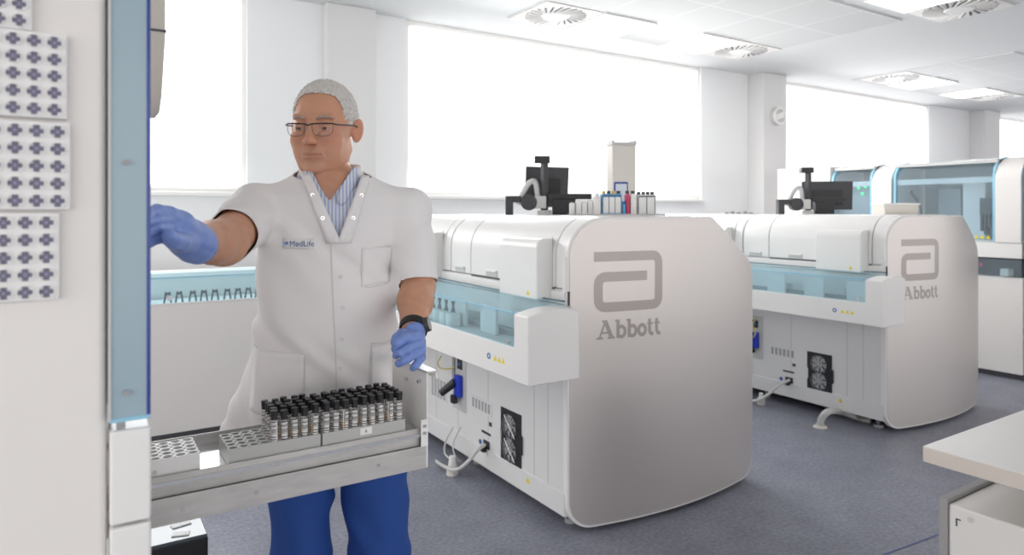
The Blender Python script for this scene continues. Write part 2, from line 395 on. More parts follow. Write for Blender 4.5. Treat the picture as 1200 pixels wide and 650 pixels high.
# ------------------------------------------------------------------ the two track analyzers with grey end panels
XF = 1.78; XB = 3.0; YE = 2.36; MZ = 1.38; ZB = 0.075
XCP = (XF+XB)/2; HW = (XB-XF)/2
def bow(x): return 2.345-0.085*(1-((x-XCP)/HW)**2)
def slab(outline, off0, off1, step=0.05):
    """outline (x,z) filled, cut along x and bent to the bow; from bow+off0 to bow+off1"""
    mb = MB(); bm = mb.bm
    vs = [bm.verts.new((p[0], 0, p[1])) for p in outline]; bm.faces.new(vs)
    x = XF-0.2
    while x < XB+0.2:
        bmesh.ops.bisect_plane(bm, geom=bm.verts[:]+bm.edges[:]+bm.faces[:], plane_co=(x, 0, 0), plane_no=(1, 0, 0)); x += step
    fr = bm.faces[:]
    g = bmesh.ops.extrude_face_region(bm, geom=fr); nv = [e for e in g['geom'] if isinstance(e, bmesh.types.BMVert)]
    S = set(nv)
    for v in bm.verts: v.co.y = bow(v.co.x)+(off1 if v in S else off0)
    return mb
def place_panel(x, z): return Vector((x, bow(x)-0.0035, z))
def letters(mb, x0, z0, W, Hc, place):
    """the word Abbott in bold slab-serif strokes"""
    t = Hc*0.20; th = Hc*0.11
    def st(p, tt=t, rad=0): stroke2d(mb, [(x0+a*W, z0+b*Hc) for a, b in p], tt, place, rad*Hc, 5)
    # A
    st([(0.035, 0.05), (0.118, 0.97)], th); st([(0.118, 0.97), (0.208, 0.05)], t*1.15); st([(0.065, 0.33), (0.175, 0.33)], th)
    st([(-0.01, 0.05), (0.085, 0.05)], th); st([(0.15, 0.05), (0.256, 0.05)], th); st([(0.070, 0.95), (0.128, 0.95)], th)
    for o in (0.268, 0.437):   # b, b
        st([(o+0.035, 0.0), (o+0.035, 1.0)]); st([(o-0.008, 0.95), (o+0.035, 0.95)], th)
        n = 18; st([(o+0.035+0.048+0.058*cos(a), 0.34+0.28*sin(a)) for a in [(-0.8+1.6*k/n)*pi for k in range(n+1)]], t*0.95)
    n = 24; stroke2d(mb, [(x0+(0.675+0.056*cos(2*pi*k/n))*W, z0+(0.34+0.27*sin(2*pi*k/n))*Hc) for k in range(n+1)], t, place)
    for o in (0.762, 0.880):     # t, t
        st([(o+0.035, 0.92), (o+0.035, 0.20), (o+0.065, 0.05), (o+0.098, 0.11)], t, 0.08); st([(o-0.004, 0.66), (o+0.09, 0.66)], th)

def build_analyzer(label):
    r = thing('laboratory_analyzer', (XF, YE, 0), label, 'laboratory analyzer')
    # body and hull
    bodyp = [(XF, ZB), (XF, 1.06), (XF+0.02, 1.06), (XF+0.02, 1.20), (XF+0.19, 1.36), (XB-0.42, 1.36), (XB-0.16, 1.20), (XB-0.02, 1.06), (XB-0.02, ZB)]
    MB().prism(bodyp, 'y', YE, 4.5).build('body', M['sheet'], r)
    def shell(y0, y1, zl=1.065, off=0.0):
        R = 0.18; x0 = XF-off; n = 12; outer = [(x0, zl)]+[(x0+R-R*cos(k/n*pi/2), MZ-R+R*sin(k/n*pi/2)) for k in range(n+1)]+[(XB-0.45, MZ), (XB-0.45, MZ-0.018)]
        r2 = R-0.018; inner = [(x0+R-r2*cos(k/n*pi/2), MZ-R+r2*sin(k/n*pi/2)) for k in range(n, -1, -1)]+[(x0+0.018, zl)]
        return MB().prism(outer+inner, 'y', y0, y1)
    shell(2.352, 2.432).build('hull_trim', M['shell'], r, bevel=0.003)
    for y0, y1 in ((2.438, 3.205), (3.211, 3.436), (3.446, 3.52), (3.526, 4.50)):
        shell(y0, y1).build('lid', M['shell'], r, bevel=0.004)
    MB().prism([(XB-0.45, MZ), (XB-0.45, MZ-0.02), (XB-0.2, 1.19), (XB-0.17, 1.2)], 'y', YE, 4.5).build('rear_slope', M['shell'], r)
    MB().box(XF-0.012, XF+0.01, YE, 4.5, 1.0, 1.052).build('ledge', M['shell'], r, bevel=0.004)
    # protruding covers
    for yy in (2.46, 3.54):
        pr = rounded([(XF+0.01, 1.008, 0), (XF-0.085, 1.008, 0.008), (XF-0.085, 1.282, 0.045), (XF+0.01, 1.282, 0)], 8)
        c = MB().prism(pr, 'y', yy, yy+0.315).build('front_cover', M['shell'], r, bevel=0.006)
        MB().prism([(yy+0.055, 1.028), (yy+0.079, 1.028), (yy+0.067, 1.05)], 'x', XF-0.0865, XF-0.084).build('warning_label', M['yellow'], c)
        MB().box(XF-0.001, XF+0.002, yy-0.004, yy-0.001, 1.0, 1.29).build('cover_gap', M['lightgrey'], c)
    for yy in (2.93, 3.27):
        h = MB().box(XF-0.003, XF+0.002, yy, yy+0.11, 1.068, 1.10).build('handle_recess', M['lightgrey'], r)
        MB().box(XF-0.012, XF, yy+0.005, yy+0.105, 1.092, 1.102).build('grip', M['shell'], h, bevel=0.002)
    for y0, y1 in ((2.78, 3.20), (2.44, 2.455), (3.86, 4.4)):
        MB().box(XF-0.002, XF+0.015, y0, y1, 1.056, 1.064).build('shadow_gap', M['seam'], r)
    # track housing
    x1 = 1.476; zb = 0.72; zg = 0.853; zt = 0.992
    h = MB(); h.prism([(x1, zb), (x1, zg), (x1+0.02, zg), (x1+0.02, zb+0.03), (XF, zb+0.03), (XF, zb)], 'y', 2.30, 4.5)
    hs = h.build('track_housing', M['shell'], r, bevel=0.003)
    tr = MB().box(x1+0.02, XF-0.002, 2.30, 4.5, 0.80, 0.835).build('track_bed', M['lightgrey'], r)
    MB().box(XF-0.02, XF-0.001, 2.31, 4.5, 0.84, 0.995).build('track_back', M['sheet'], r)
    n = 10; top = [(x1+(1.732-x1)*k/n, 0.988+0.008*k/n+0.018*sin(pi*k/n)) for k in range(n+1)]
    eb = MB().prism([(x1, zb-0.004), *[(a, b) for a, b in top], (1.732, zb-0.004)], 'y', 2.20, 2.305).build('end_cap', M['shell'], r, bevel=0.006)
    g = MB(); g.quad((x1+0.002, 2.306, zg), (x1+0.002, 4.5, zg), (x1+0.002, 4.5, zt), (x1+0.002, 2.306, zt))
    g.build('glass_front', M['blueglass'], r)
    g = MB(); g.quad((x1+0.002, 2.306, zt), (x1+0.002, 4.5, zt), (XF-0.05, 4.5, 1.022), (XF-0.05, 2.306, 1.022)).build('glass_top', M['blueglass'], r)
    MB().box(x1-0.001, x1+0.005, 2.306, 4.5, zt-0.003, zt+0.003).build('glass_edge', M['edgecyan'], r)
    MB().tube([(XF-0.045, 2.31, 1.02), (XF-0.05, 2.6, 1.017), (XF-0.05, 3.3, 1.02), (XF-0.04, 4.4, 1.03)], 0.004).build('glass_rear_line', M['edgedark'], r, smooth=True)  # thin dark blue line where the top glass meets the body
    # hinge screw and plates inside the track
    MB().cyl((x1-0.006, 2.345, 0.872), (x1+0.003, 2.345, 0.872), 0.011, n=16).build('glass_knob', M['chrome'], r)
    pl = MB()
    for yy in (2.40, 2.95, 3.75): pl.box(XF-0.10, XF-0.085, yy, yy+0.16, 0.835, 0.90)
    pl.build('track_plate', M['lightgrey'], r)
    for yy in (2.36, 2.66, 2.95, 3.75):
        MB().box(x1+0.13, x1+0.145, yy, yy+0.14, 0.836, 0.965).build('inner_plate', M['sheet'], r)
    MB().box(x1+0.18, x1+0.19, 2.31, 4.45, 0.836, 0.862).build('guide_rail', M['grey'], r)
    for k in range(3):
        y = 2.372+k*0.032
        MB().prism([(y, 0.773), (y+0.024, 0.773), (y+0.012, 0.796)], 'x', x1-0.0015, x1).build('warning_label', M['yellow'], hs)
    MB().ring((x1-0.001, 2.50, 0.785), (1, 0, 0), 0.008, 0.013, 0.002, 20).build('round_label', M['blue'], hs)
    # lower service face
    for y in (2.49, 2.60, 3.02, 3.35, 3.62):
        MB().box(XF-0.0015, XF+0.001, y, y+0.0035, 0.11, 0.73).build('door_seam', M['lightgrey'], r)
    MB().box(XF-0.006, XF+0.004, YE+0.004, 4.49, ZB-0.002, ZB+0.10).build('kick_rail', M['sheet'], r, bevel=0.004)
    def yz(px, py): p = at(px, py, X=XF); return p.y, p.z
    # twin fan
    ya, za = yz(611.3, 552); yb, zb_ = yz(587.6, 477.8); za = 0.415
    y0, y1 = ya, yb; z0 = yz(600, 543)[1]; z1 = yz(600, 485)[1]
    fu = MB().box(XF-0.004, XF-0.001, y0, y1, z0-0.015, z1+0.015).build('fan_unit', M['black'], r)
    MB().box(XF-0.011, XF-0.003, y0-0.012, y0+0.012, z0+0.07, z0+0.16).build('latch', M['black'], fu)
    MB().box(XF-0.011, XF-0.003, y1-0.008, y1+0.012, z0+0.07, z0+0.14).build('latch', M['sheet'], fu)
    for zc in (z0+(z1-z0)*0.27, z0+(z1-z0)*0.75):
        yc = (y0+y1)/2; R = min((y1-y0)*0.5, (z1-z0)*0.24)
        f = MB(); f.cyl((XF-0.010, yc, zc), (XF-0.004, yc, zc), R*0.34, n=20)
        for k in range(7):
            a = 2*pi*k/7
            f.verts_faces([Vector((XF-0.007+dx, yc+rr*cos(a+da), zc+rr*sin(a+da))) for rr, da, dx in ((R*0.3, 0, -0.002), (R*0.95, 0.25, -0.002), (R*0.95, 0.95, 0.002), (R*0.3, 0.6, 0.002))], [(0, 1, 2, 3)])
        fo = f.build('fan', M['grey'], fu)
        g = MB()
        for q in (0.45, 0.72, 1.0): g.ring((XF-0.0125, yc, zc), (1, 0, 0), R*q-0.0012, R*q+0.0012, 0.002, 28)
        for k in range(4):
            a = pi/4+k*pi/2; g.cyl((XF-0.0125, yc, zc), (XF-0.0125, yc+R*1.15*cos(a), zc+R*1.15*sin(a)), 0.0015, n=6)
        g.build('fan_guard', M['chrome'], fu)
    def vent(pa, pb, cols, rows):
        ya, za = yz(*pa); yb, zb2 = yz(*pb); ys = sorted((ya, yb)); zz = sorted((za, zb2)); v = MB(); p = MB()
        p.box(XF-0.003, XF, ys[0]-0.01, ys[1]+0.01, zz[0]-0.01, zz[1]+0.01)
        po = p.build('vent_grille', M['sheet'], r, bevel=0.001)
        for i in range(cols):
            y = ys[0]+(i+0.2)*(ys[1]-ys[0])/cols; wd = (ys[1]-ys[0])/cols*0.6
            for j in range(rows):
                z = zz[0]+(j+0.15)*(zz[1]-zz[0])/rows; v.box(XF-0.0045, XF-0.0025, y, y+wd, z, z+(zz[1]-zz[0])/rows*0.7)
        v.build('vent_slots', M['grey'], po)
    vent((575.5, 486), (553.5, 464), 6, 9)
    vent((523, 470), (506, 440), 5, 12)
    # power inlet
    y, z = yz(570.5, 524)
    s = MB().box(XF-0.004, XF-0.001, y-0.03, y+0.03, z-0.035, z+0.035).build('power_inlet', M['dark'], r)
    MB().box(XF-0.03, XF-0.004, y-0.012, y+0.018, z-0.02, z+0.012).build('plug', M['black'], s, bevel=0.004)
    y, z = yz(575, 497); MB().box(XF-0.003, XF-0.001, y-0.013, y+0.013, z-0.010, z+0.010).build('data_port', M['dark'], r)
    y, z = yz(570, 507); MB().box(XF-0.003, XF-0.001, y-0.045, y+0.045, z-0.006, z+0.006).build('slot', M['dark'], r)
    y, z = yz(563, 517); MB().cyl((XF-0.003, y, z), (XF-0.001, y, z), 0.013, n=20).build('round_label', M['blue'], r)
    y, z = yz(620, 562); MB().prism([(y-0.014, z-0.012), (y+0.014, z-0.012), (y, z+0.014)], 'x', XF-0.009, XF-0.0062).build('warning_label', M['yellow'], r)
    # recess with blue plug
    ya, za = yz(546.7, 533); yb, zb2 = yz(531, 458)
    rc = MB().box(XF-0.003, XF-0.001, ya, yb, 0.30, 0.62).build('connector_recess', M['lightgrey'], r)
    ym = (ya+yb)/2
    MB().box(XF-0.008, XF-0.002, ym-0.035, ym+0.015, 0.53, 0.585).build('switch', M['black'], rc)
    MB().cyl((XF-0.009, ym-0.01, 0.557), (XF-0.007, ym-0.01, 0.557), 0.011, n=14).build('round_label', M['blue'], rc)
    MB().box(XF-0.035, XF-0.002, ym-0.045, ym+0.01, 0.38, 0.50).build('plug_socket', M['plugblue'], rc, bevel=0.008)
    MB().cyl((XF-0.03, ym-0.0, 0.46), (XF-0.09, ym+0.05, 0.395), 0.024, 0.02).build('plug', M['black'], rc, smooth=False)
    MB().box(XF-0.05, XF-0.02, ym-0.02, ym+0.02, 0.345, 0.39).build('plug', M['black'], rc, bevel=0.004)
    # bracket
    y, z = yz(533, 433); MB().box(XF-0.012, XF-0.002, y-0.012, y+0.012, z-0.07, z+0.10).build('cable_bracket', M['grey'], r)
    # end panel
    def outline(ins):
        x0 = XF-0.002+ins; x1_ = XB-ins; z0 = 0.022+ins; z1 = 1.376-ins
        return rounded([(x0, z0, 0.11), (x1_, z0, 0.10), (x1_, 1.12, 0.14), (XB-0.40-ins*0.4, z1, 0.06), (x0, z1, 0.165)], 12)
    e = slab(outline(0), 0.0, 0.03).build('end_panel_rim', M['shell'], r)
    # a fuller white band along the upper front
    MB().box(XF-0.018, XF-0.001, 2.345, 2.36, 1.05, 1.2).build('rim_strip', M['shell'], r)
    MB().box(XF-0.003, XF+0.006, 2.338, 2.343, 0.985, 1.055).build('latch_slot', M['dark'], r)
    p = slab(outline(0.0085), -0.003, 0.004).build('end_panel', M['steelgrey'], r)
    mb = MB(); lx, lz, W, H, t = 1.897, 0.958, 0.362, 0.266, 0.043
    stroke2d(mb, [(lx+a, lz+b) for a, b in ((0, H-t/2), (W-t/2, H-t/2), (W-t/2, t/2), (t/2, t/2), (t/2, 0.155), (0.755*W, 0.155))], t, place_panel, 0.038, 6)
    mb.build('emblem', M['mark'], p, recalc=False)
    mb = MB(); letters(mb, 1.912, 0.840, 0.342, 0.082, place_panel); mb.build('lettering', M['mark'], p, recalc=False)
    # feet, under-body pipes
    for fx in (XF+0.10, XF+0.95):
        for fy in (2.45, 3.3, 4.2):
            f = MB(); f.cyl((fx, fy, 0.0), (fx, fy, 0.018), 0.032, 0.028); f.cyl((fx, fy, 0.018), (fx, fy, ZB), 0.011); f.build('foot', M['grey'], r)
    MB().box(XF+0.25, XB-0.1, 2.6, 4.45, 0.03, ZB).build('underbody', M['dark'], r)
    return r

an1 = build_analyzer('long white analyzer with grey logo end panel, nearest, beside the man')
an2 = copy_tree(an1); an2.location.x += 2.51
an2['label'] = 'long white analyzer with grey logo end panel, the farther one with beige tray on top'

# sample carriers with dark tube clamps in the near track
for k in range(5):
    y = 3.0+k*0.075
    r = thing('sample_carrier', (1.56, y, 0.836), 'small sample carrier inside the near blue glass track, %s from the end cap' % ORD[k], 'sample carrier', 'carriers in the near track')
    b = MB(); b.prism(rounded([(1.53, y-0.028, 0.02), (1.60, y-0.028, 0.02), (1.60, y+0.028, 0.02), (1.53, y+0.028, 0.02)]), 'z', 0.836, 0.90); b.build('body', M['shell'], r)
    b = MB()
    for s in (-1, 1):
        b.cyl((1.565, y+s*0.014, 0.90), (1.565, y-s*0.012, 0.955), 0.005, n=8)
    b.build('clamp', M['dark'], r)

# ------------------------------------------------------------------ back track along the window wall
r = thing('conveyor_cabinet', (0.2, 4.6, 0), 'low white conveyor cabinet with blue glass top along the windows, left of the man', 'cabinet')
MB().box(-1.8, 1.76, 4.60, 5.2, 0.05, 0.835).build('body', M['shell2'], r, bevel=0.004)
MB().box(-1.8, 1.76, 4.66, 5.15, 0.0, 0.05).build('plinth', M['seam'], r)
MB().box(0.995, 1.0, 4.597, 4.602, 0.05, 0.83).build('panel_seam', M['grey'], r)
MB().box(-1.8, 1.76, 4.95, 5.2, 0.835, 1.0).build('rear_box', M['shell2'], r, bevel=0.004)
g = MB(); g.quad((-1.8, 4.60, 0.84), (1.76, 4.60, 0.84), (1.76, 4.60, 1.0), (-1.8, 4.60, 1.0)).build('glass_front', M['blueglass'], r)
g = MB(); g.quad((-1.8, 4.60, 1.0), (1.76, 4.60, 1.0), (1.76, 4.95, 1.015), (-1.8, 4.95, 1.015)).build('glass_top', M['blueglass'], r)
MB().box(-1.8, 1.76, 4.597, 4.603, 0.995, 1.003).build('glass_edge', M['edgecyan'], r)
MB().box(-1.8, 1.76, 4.597, 4.603, 0.835, 0.845).build('glass_rail', M['shell'], r)
MB().cyl((0.465, 4.59, 0.875), (0.465, 4.605, 0.875), 0.017).build('glass_knob', M['chrome'], r)
for k, px in enumerate((196.5, 210, 226, 239, 252, 266.5, 279, 291, 303)):
    p = at(px, 344, Y=4.68)
    b = MB()
    for s in (-1, 1):
        b.cyl((p.x+s*0.020, 4.68, 0.836), (p.x+s*0.010, 4.68, 0.905), 0.0055, n=8)
    b.box(p.x-0.016, p.x+0.016, 4.675, 4.685, 0.885, 0.90)
    tag(b.build('tube_clamp', M['dark']), 'small black clamp behind the blue glass left of the man, %s from the left' % ORD[k], 'clamp', 'clamps in the back conveyor')

# ------------------------------------------------------------------ things on top of the analyzers
def monitor(cx, cy, yaw, tilt, w_, h_, zc, label, mirror=1):
    r = thing('monitor', (cx, cy, MZ), label, 'monitor')
    mt = Matrix.Translation((cx, cy, zc)) @ Matrix.Rotation(yaw, 4, 'Z') @ Matrix.Rotation(tilt, 4, 'X')
    MB().box(-w_/2, w_/2, -0.008, 0.012, -h_/2, h_/2, mt).build('casing', M['dark'], r, bevel=0.004)
    MB().box(-w_*0.3, w_*0.3, -0.022, -0.008, -h_*0.32, h_*0.2, mt).build('rear_bulge', M['black'], r, bevel=0.006)
    MB().box(-w_/2+0.012, w_/2-0.012, 0.012, 0.014, -h_/2+0.012, h_/2-0.012, mt).build('screen', M['black'], r)
    return r
def mount(px, top, base, Xp, r):
    """pole and arm that carry the monitor r"""
    p = at(px, base, d=Xp); x, y = p.x, p.y; zt = at(px, top, d=Xp).z
    MB().box(x-0.018, x+0.018, y-0.018, y+0.018, MZ, zt).build('pole', M['dark'], r, bevel=0.003)
    mt = Matrix.Translation((x, y, zt)) @ Matrix.Rotation(-YAW, 4, 'Z')
    MB().box(-0.065, 0.035, -0.03, 0.03, -0.045, 0, mt).build('top_bracket', M['black'], r, bevel=0.004)
    MB().cyl((x, y, MZ), (x, y, MZ+0.03), 0.045).build('base', M['lightgrey'], r)
    a = MB(); q = [mt @ Vector((dx, 0.01, dz)) for dx, dz in ((-0.17, -(zt-MZ)+0.07), (-0.11, -(zt-MZ)+0.19), (-0.06, -(zt-MZ)+0.21), (-0.04, -(zt-MZ)+0.10))]
    a.tube(q, 0.018); a.build('arm', M['lightgrey'], r, smooth=True)
    MB().cyl(mt @ Vector((-0.10, -0.03, -(zt-MZ)+0.08)), mt @ Vector((-0.10, 0.03, -(zt-MZ)+0.08)), 0.052, n=20).build('joint', M['dark'], r)
    MB().box(-0.07, 0.01, -0.03, 0.03, -(zt-MZ)+0.04, -(zt-MZ)+0.12, mt).build('clamp', M['lightgrey'], r, bevel=0.004)
    b = MB(); b.box(-0.25, -0.20, -0.03, 0.03, -(zt-MZ), -(zt-MZ)+0.12, mt); b.box(-0.25, -0.15, -0.02, 0.02, -(zt-MZ)+0.08, -(zt-MZ)+0.12, mt); b.build('side_bracket', M['dark'], r, bevel=0.004)
    b = MB(); b.box(0.02, 0.30, -0.025, 0.025, -(zt-MZ)+0.10, -(zt-MZ)+0.135, mt); b.box(0.05, 0.20, -0.03, 0.03, -(zt-MZ), -(zt-MZ)+0.10, mt); b.build('shelf', M['black'], r, bevel=0.004)
p = at(641, 220, d=4.55)
mo = monitor(p.x, p.y, -YAW+0.35, 0.10, 0.31, 0.27, at(641, 219, d=4.55).z, 'dark flat monitor on a tall black pole on top of the nearest analyzer')
mount(638, 183, 246, 4.35, mo)
p = at(969, 228, d=5.85)
mo = monitor(p.x, p.y, -YAW-0.1, 0.05, 0.42, 0.245, at(969, 229, d=5.85).z, 'dark flat monitor on a tall black pole on top of the farther analyzer')
mount(947, 196, 246, 5.5, mo)

# tall beige unit and framed tablet
p = at(728, 200, d=4.2); zt = at(728, 165, d=4.2).z
r = thing('tower_unit', (p.x, p.y, MZ), 'tall narrow beige tower unit standing on the nearest analyzer', 'tower unit', rz=-YAW*0.6)
MB().box(-0.077, 0.077, -0.05, 0.05, 0, zt-MZ-0.03).build('body', M['beige'], r, bevel=0.006, local=True)
c = MB(); c.box(-0.08, 0.08, -0.053, 0.053, zt-MZ-0.03, zt-MZ-0.012); c.box(-0.08, -0.065, -0.05, 0.05, zt-MZ-0.012, zt-MZ); c.box(0.065, 0.08, -0.05, 0.05, zt-MZ-0.012, zt-MZ)
c.build('top_cap', M['lightgrey'], r, local=True)
p = at(728, 222, d=3.95); zt = at(728, 213, d=3.95).z
r = thing('tablet', (p.x, p.y, MZ), 'small dark blue framed tablet leaning before the beige tower', 'tablet', rz=-YAW*0.8)
MB().box(-0.042, 0.042, 0, 0.012, 0, zt-MZ).build('frame', M['edgeblue'], r, bevel=0.004, local=True)
MB().box(-0.033, 0.033, -0.002, 0.001, 0.01, zt-MZ-0.012).build('screen', M['screen'], r, local=True)

# reagent packs
def pack(pxa, pxb, top, d, body, label, caps, ncap=3, group=None, name='reagent_pack', cat='reagent pack', dividers=2):
    a = at(pxa, 248, d=d); b = at(pxb, 248, d=d); w_ = (b-a).length; zt = at((pxa+pxb)/2, top, d=d).z; c = (a+b)/2
    r = thing(name, (c.x, c.y, MZ+0.0032), label, cat, group, rz=-YAW)
    h_ = zt-MZ
    MB().box(-w_/2, w_/2, -0.02, 0.05, 0, h_-0.008).build('body', body, r, bevel=0.003, local=True)
    if dividers:
        s = MB(); l = MB(); ww = w_*0.92/dividers
        for k in range(dividers):
            x0 = -w_*0.46+k*ww; l.box(x0+ww*0.06, x0+ww*0.94, -0.0215, -0.0195, h_*0.08, h_*0.78)
        l.build('paper_label', M['paper'], r, local=True)
        for k in range(dividers+1):
            x0 = -w_*0.46+k*ww; s.box(x0-0.002, x0+0.002, -0.021, -0.019, h_*0.05, h_*0.82)
        s.box(-w_*0.46, w_*0.46, -0.0225, -0.019, h_*0.82, h_*0.88); s.build('divider', M['seam'], r, local=True)
    for k in range(ncap):
        x = -w_/2+(k+0.5)*w_/ncap
        MB().cyl((x, 0.015, h_-0.008), (x, 0.015, h_+0.008), 0.010, n=12).build('cap', caps[k % len(caps)], r, local=True)
    return r
pack(705, 728, 226, 3.55, M['cyan'], 'blue reagent pack with amber caps on the nearest analyzer', [M['amber'], M['dark']], 4, dividers=3)
pack(729.5, 732.5, 238, 3.55, M['cyan'], 'small blue bottle between the blue and the white reagent packs', [M['cyan']], 1, dividers=0, name='reagent_bottle', cat='bottle')
pack(733.5, 737.5, 226, 3.55, M['red'], 'narrow crimson bottle between the blue and the white reagent packs', [M['dark']], 1, dividers=0, name='reagent_bottle', cat='bottle')
pack(738.5, 745.5, 226, 3.55, M['shell'], 'narrow white bottle right of the crimson bottle', [M['dark']], 1, dividers=0, name='reagent_bottle', cat='bottle')
pack(746.5, 767.5, 227, 3.55, M['rackwhite'], 'white reagent pack with dark caps, rightmost on the nearest analyzer', [M['dark']], 4, dividers=2)
pack(696, 703.5, 229, 3.55, M['shell'], 'white plastic block left of the blue reagent pack', [M['shell']], 1, dividers=0, name='plastic_block', cat='block')
for k, px in enumerate((667.5, 674.5, 681.5, 688.5)):
    c = at(px+3, 248, d=3.6); r = thing('sample_holder', (c.x, c.y, MZ), 'small upright white holder right of the near monitor, %s from the left' % ORD[k], 'sample holder', 'upright white holders on the nearest analyzer', rz=-YAW)
    zt = at(px, 238-(k % 2)*3, d=3.6).z-MZ
    MB().box(-0.012, 0.012, -0.02, 0.04, 0, zt).build('body', M['shell'], r, bevel=0.002, local=True)
    MB().box(-0.008, 0.008, -0.015, 0.035, zt, zt+0.004).build('lip', M['lightgrey'], r, local=True)
r = thing('tray', (2.35, 2.75, MZ), 'thin grey tray under the reagent packs on the nearest analyzer', 'tray', rz=-YAW)
c = at(722, 249, d=3.5); r.location = (c.x, c.y, MZ); WM[r] = Matrix.Translation(r.location) @ Matrix.Rotation(-YAW, 4, 'Z')
MB().box(-0.24, 0.24, -0.06, 0.13, 0.0, 0.003).build('base', M['grey'], r, local=True)
t = MB(); t.box(-0.24, 0.24, -0.066, -0.06, 0, 0.009); t.box(-0.24, 0.24, 0.13, 0.136, 0, 0.009); t.build('rim', M['lightgrey'], r, local=True)
# beige tray on farther analyzer
c = at(1051, 249, d=4.9); w_ = 0.125
r = thing('storage_box', (c.x, c.y, MZ), 'beige plastic box standing on the farther analyzer', 'box', rz=-YAW)
zt = at(1051, 238, d=4.9).z-MZ
MB().prism([(-w_*0.95, 0), (w_*0.95, 0), (w_, zt-0.01), (-w_, zt-0.01)], 'y', -0.06, 0.1).build('body', M['beige'], r, bevel=0.003, local=True)
MB().box(-w_*1.06, w_*1.06, -0.065, 0.105, zt-0.012, zt).build('lid', M['shell'], r, bevel=0.002, local=True)
c = at(867, 249, d=5.6)
r = thing('instrument_tray', (c.x, c.y, MZ), 'low flat tray with small parts lying on the farther analyzer, left end', 'tray', rz=-YAW)
MB().box(-0.14, 0.14, -0.04, 0.1, 0, 0.006).build('base', M['lightgrey'], r, local=True)
for k in range(5): MB().box(-0.12+k*0.05, -0.09+k*0.05, 0, 0.04, 0.006, 0.016+0.008*(k % 2)).build('small_part', M['grey'], r, local=True)

# ------------------------------------------------------------------ right: row of hood analyzers facing left
XH = 6.56
def hood(y0, y1, name, label, zt=1.85):
    """glazed hood module between y0 < y1, its front at XH"""
    r = thing(name, (XH, (y0+y1)/2, 0), label, 'laboratory analyzer')
    MB().box(XH, XH+0.8, y0, y1, 0.05, 0.85).build('base_cabinet', M['shell2'], r, bevel=0.004)
    MB().box(XH+0.04, XH+0.76, y0, y1, 0.0, 0.05).build('plinth', M['seam'], r)
    MB().box(XH-0.02, XH+0.8, y0, y1, 1.01, 1.14).build('deck', M['shell'], r, bevel=0.006)
    MB().box(XH+0.1, XH+0.8, y0, y1, 0.85, 1.01).build('track_interior', M['dark'], r)
    g = MB(); g.quad((XH-0.02, y0, 0.86), (XH-0.02, y1, 0.86), (XH-0.02, y1, 1.0), (XH-0.02, y0, 1.0)).build('track_glass', M['hoodglass'], r)
    MB().box(XH-0.01, XH+0.09, y0+0.1, y0+0.16, 0.86, 0.92).build('bottle', M['beige'], r)
    MB().box(XH-0.01, XH+0.01, y0+0.3, y0+0.34, 0.93, 0.96).build('indicator', M['red'], r)
    # curved white side panel at the near end
    ys = y0+0.19
    n = 8; cur = [(XH-0.03+0.28*(1-cos(k/n*pi/2)), zt-0.17+0.19*sin(k/n*pi/2)) for k in range(n+1)]
    pr = [(XH-0.03, 1.14)]+cur+[(XH+0.8, zt+0.03), (XH+0.8, 1.14)]
    MB().prism(pr, 'y', y0, ys).build('side_panel', M['shell2'], r, bevel=0.006)
    # chamber
    MB().box(XH+0.55, XH+0.6, ys, y1, 1.14, zt-0.02).build('chamber_back', M['lightgrey'], r)
    MB().box(XH+0.02, XH+0.58, ys, y1, 1.135, 1.16).build('chamber_floor', M['lightgrey'], r)
    f = MB(); f.box(XH+0.02, XH+0.6, ys, y1, zt-0.03, zt); f.box(XH-0.005, XH+0.02, ys, y1, zt-0.20, zt-0.15); f.build('chamber_top', M['lightgrey'], r)
    g = MB(); g.quad((XH-0.012, ys, 1.16), (XH-0.012, y1, 1.16), (XH-0.012, y1, zt-0.14), (XH-0.012, ys, zt-0.14))
    pts = [(XH-0.012+0.26*(1-cos(k/n*pi/2)), zt-0.14+0.16*sin(k/n*pi/2)) for k in range(n+1)]
    for (a, b), (c, d) in zip(pts, pts[1:]): g.quad((a, ys, b), (a, y1, b), (c, y1, d), (c, ys, d))
    g.build('hood_glass', M['hoodglass'], r)
    for yy in (ys, y1-0.02):
        e = MB(); e.prism([(XH-0.025, 1.15), (XH-0.025, zt-0.14)]+[(a-0.013, b+0.006) for a, b in pts]+[(a+0.025, b-0.02) for a, b in pts[::-1]]+[(XH+0.01, zt-0.14), (XH+0.01, 1.15)], 'y', yy, yy+0.02)
        e.build('glass_edge', M['edgecyan'], r)
    # machinery inside
    L = y1-ys
    MB().box(XH+0.3, XH+0.5, ys+L*0.48, ys+L*0.72, 1.16, 1.62).build('grey_module', M['grey'], r, bevel=0.01)
    MB().box(XH+0.25, XH+0.42, ys+L*0.22, ys+L*0.44, 1.16, 1.68).build('white_module', M['rackwhite'], r, bevel=0.01)
    b = MB()
    for k in range(5): b.box(XH+0.12, XH+0.2, ys+0.04+k*0.03, ys+0.055+k*0.03, 1.2+0.03*(k % 3), 1.42+0.05*(k % 2))
    b.box(XH+0.1, XH+0.22, ys+0.03, ys+L*0.2, 1.38, 1.52); b.build('pipetting_head', M['dark'], r)
    MB().tube([(XH+0.15, ys+L*0.8, 1.2), (XH+0.2, ys+L*0.85, 1.45), (XH+0.2, ys+L*0.95, 1.6)], 0.012).build('hose', M['seam'], r, smooth=True)
    w = MB()
    for k in range(3): w.prism([(ys+0.04+k*0.045, 1.17), (ys+0.075+k*0.045, 1.17), (ys+0.0575+k*0.045, 1.2)], 'x', XH-0.016, XH-0.0125)
    w.build('warning_label', M['yellow'], r)
    return r
hood(1.42, 2.44, 'hood_analyzer', 'blue hooded white analyzer cut off by the right edge of the photo')
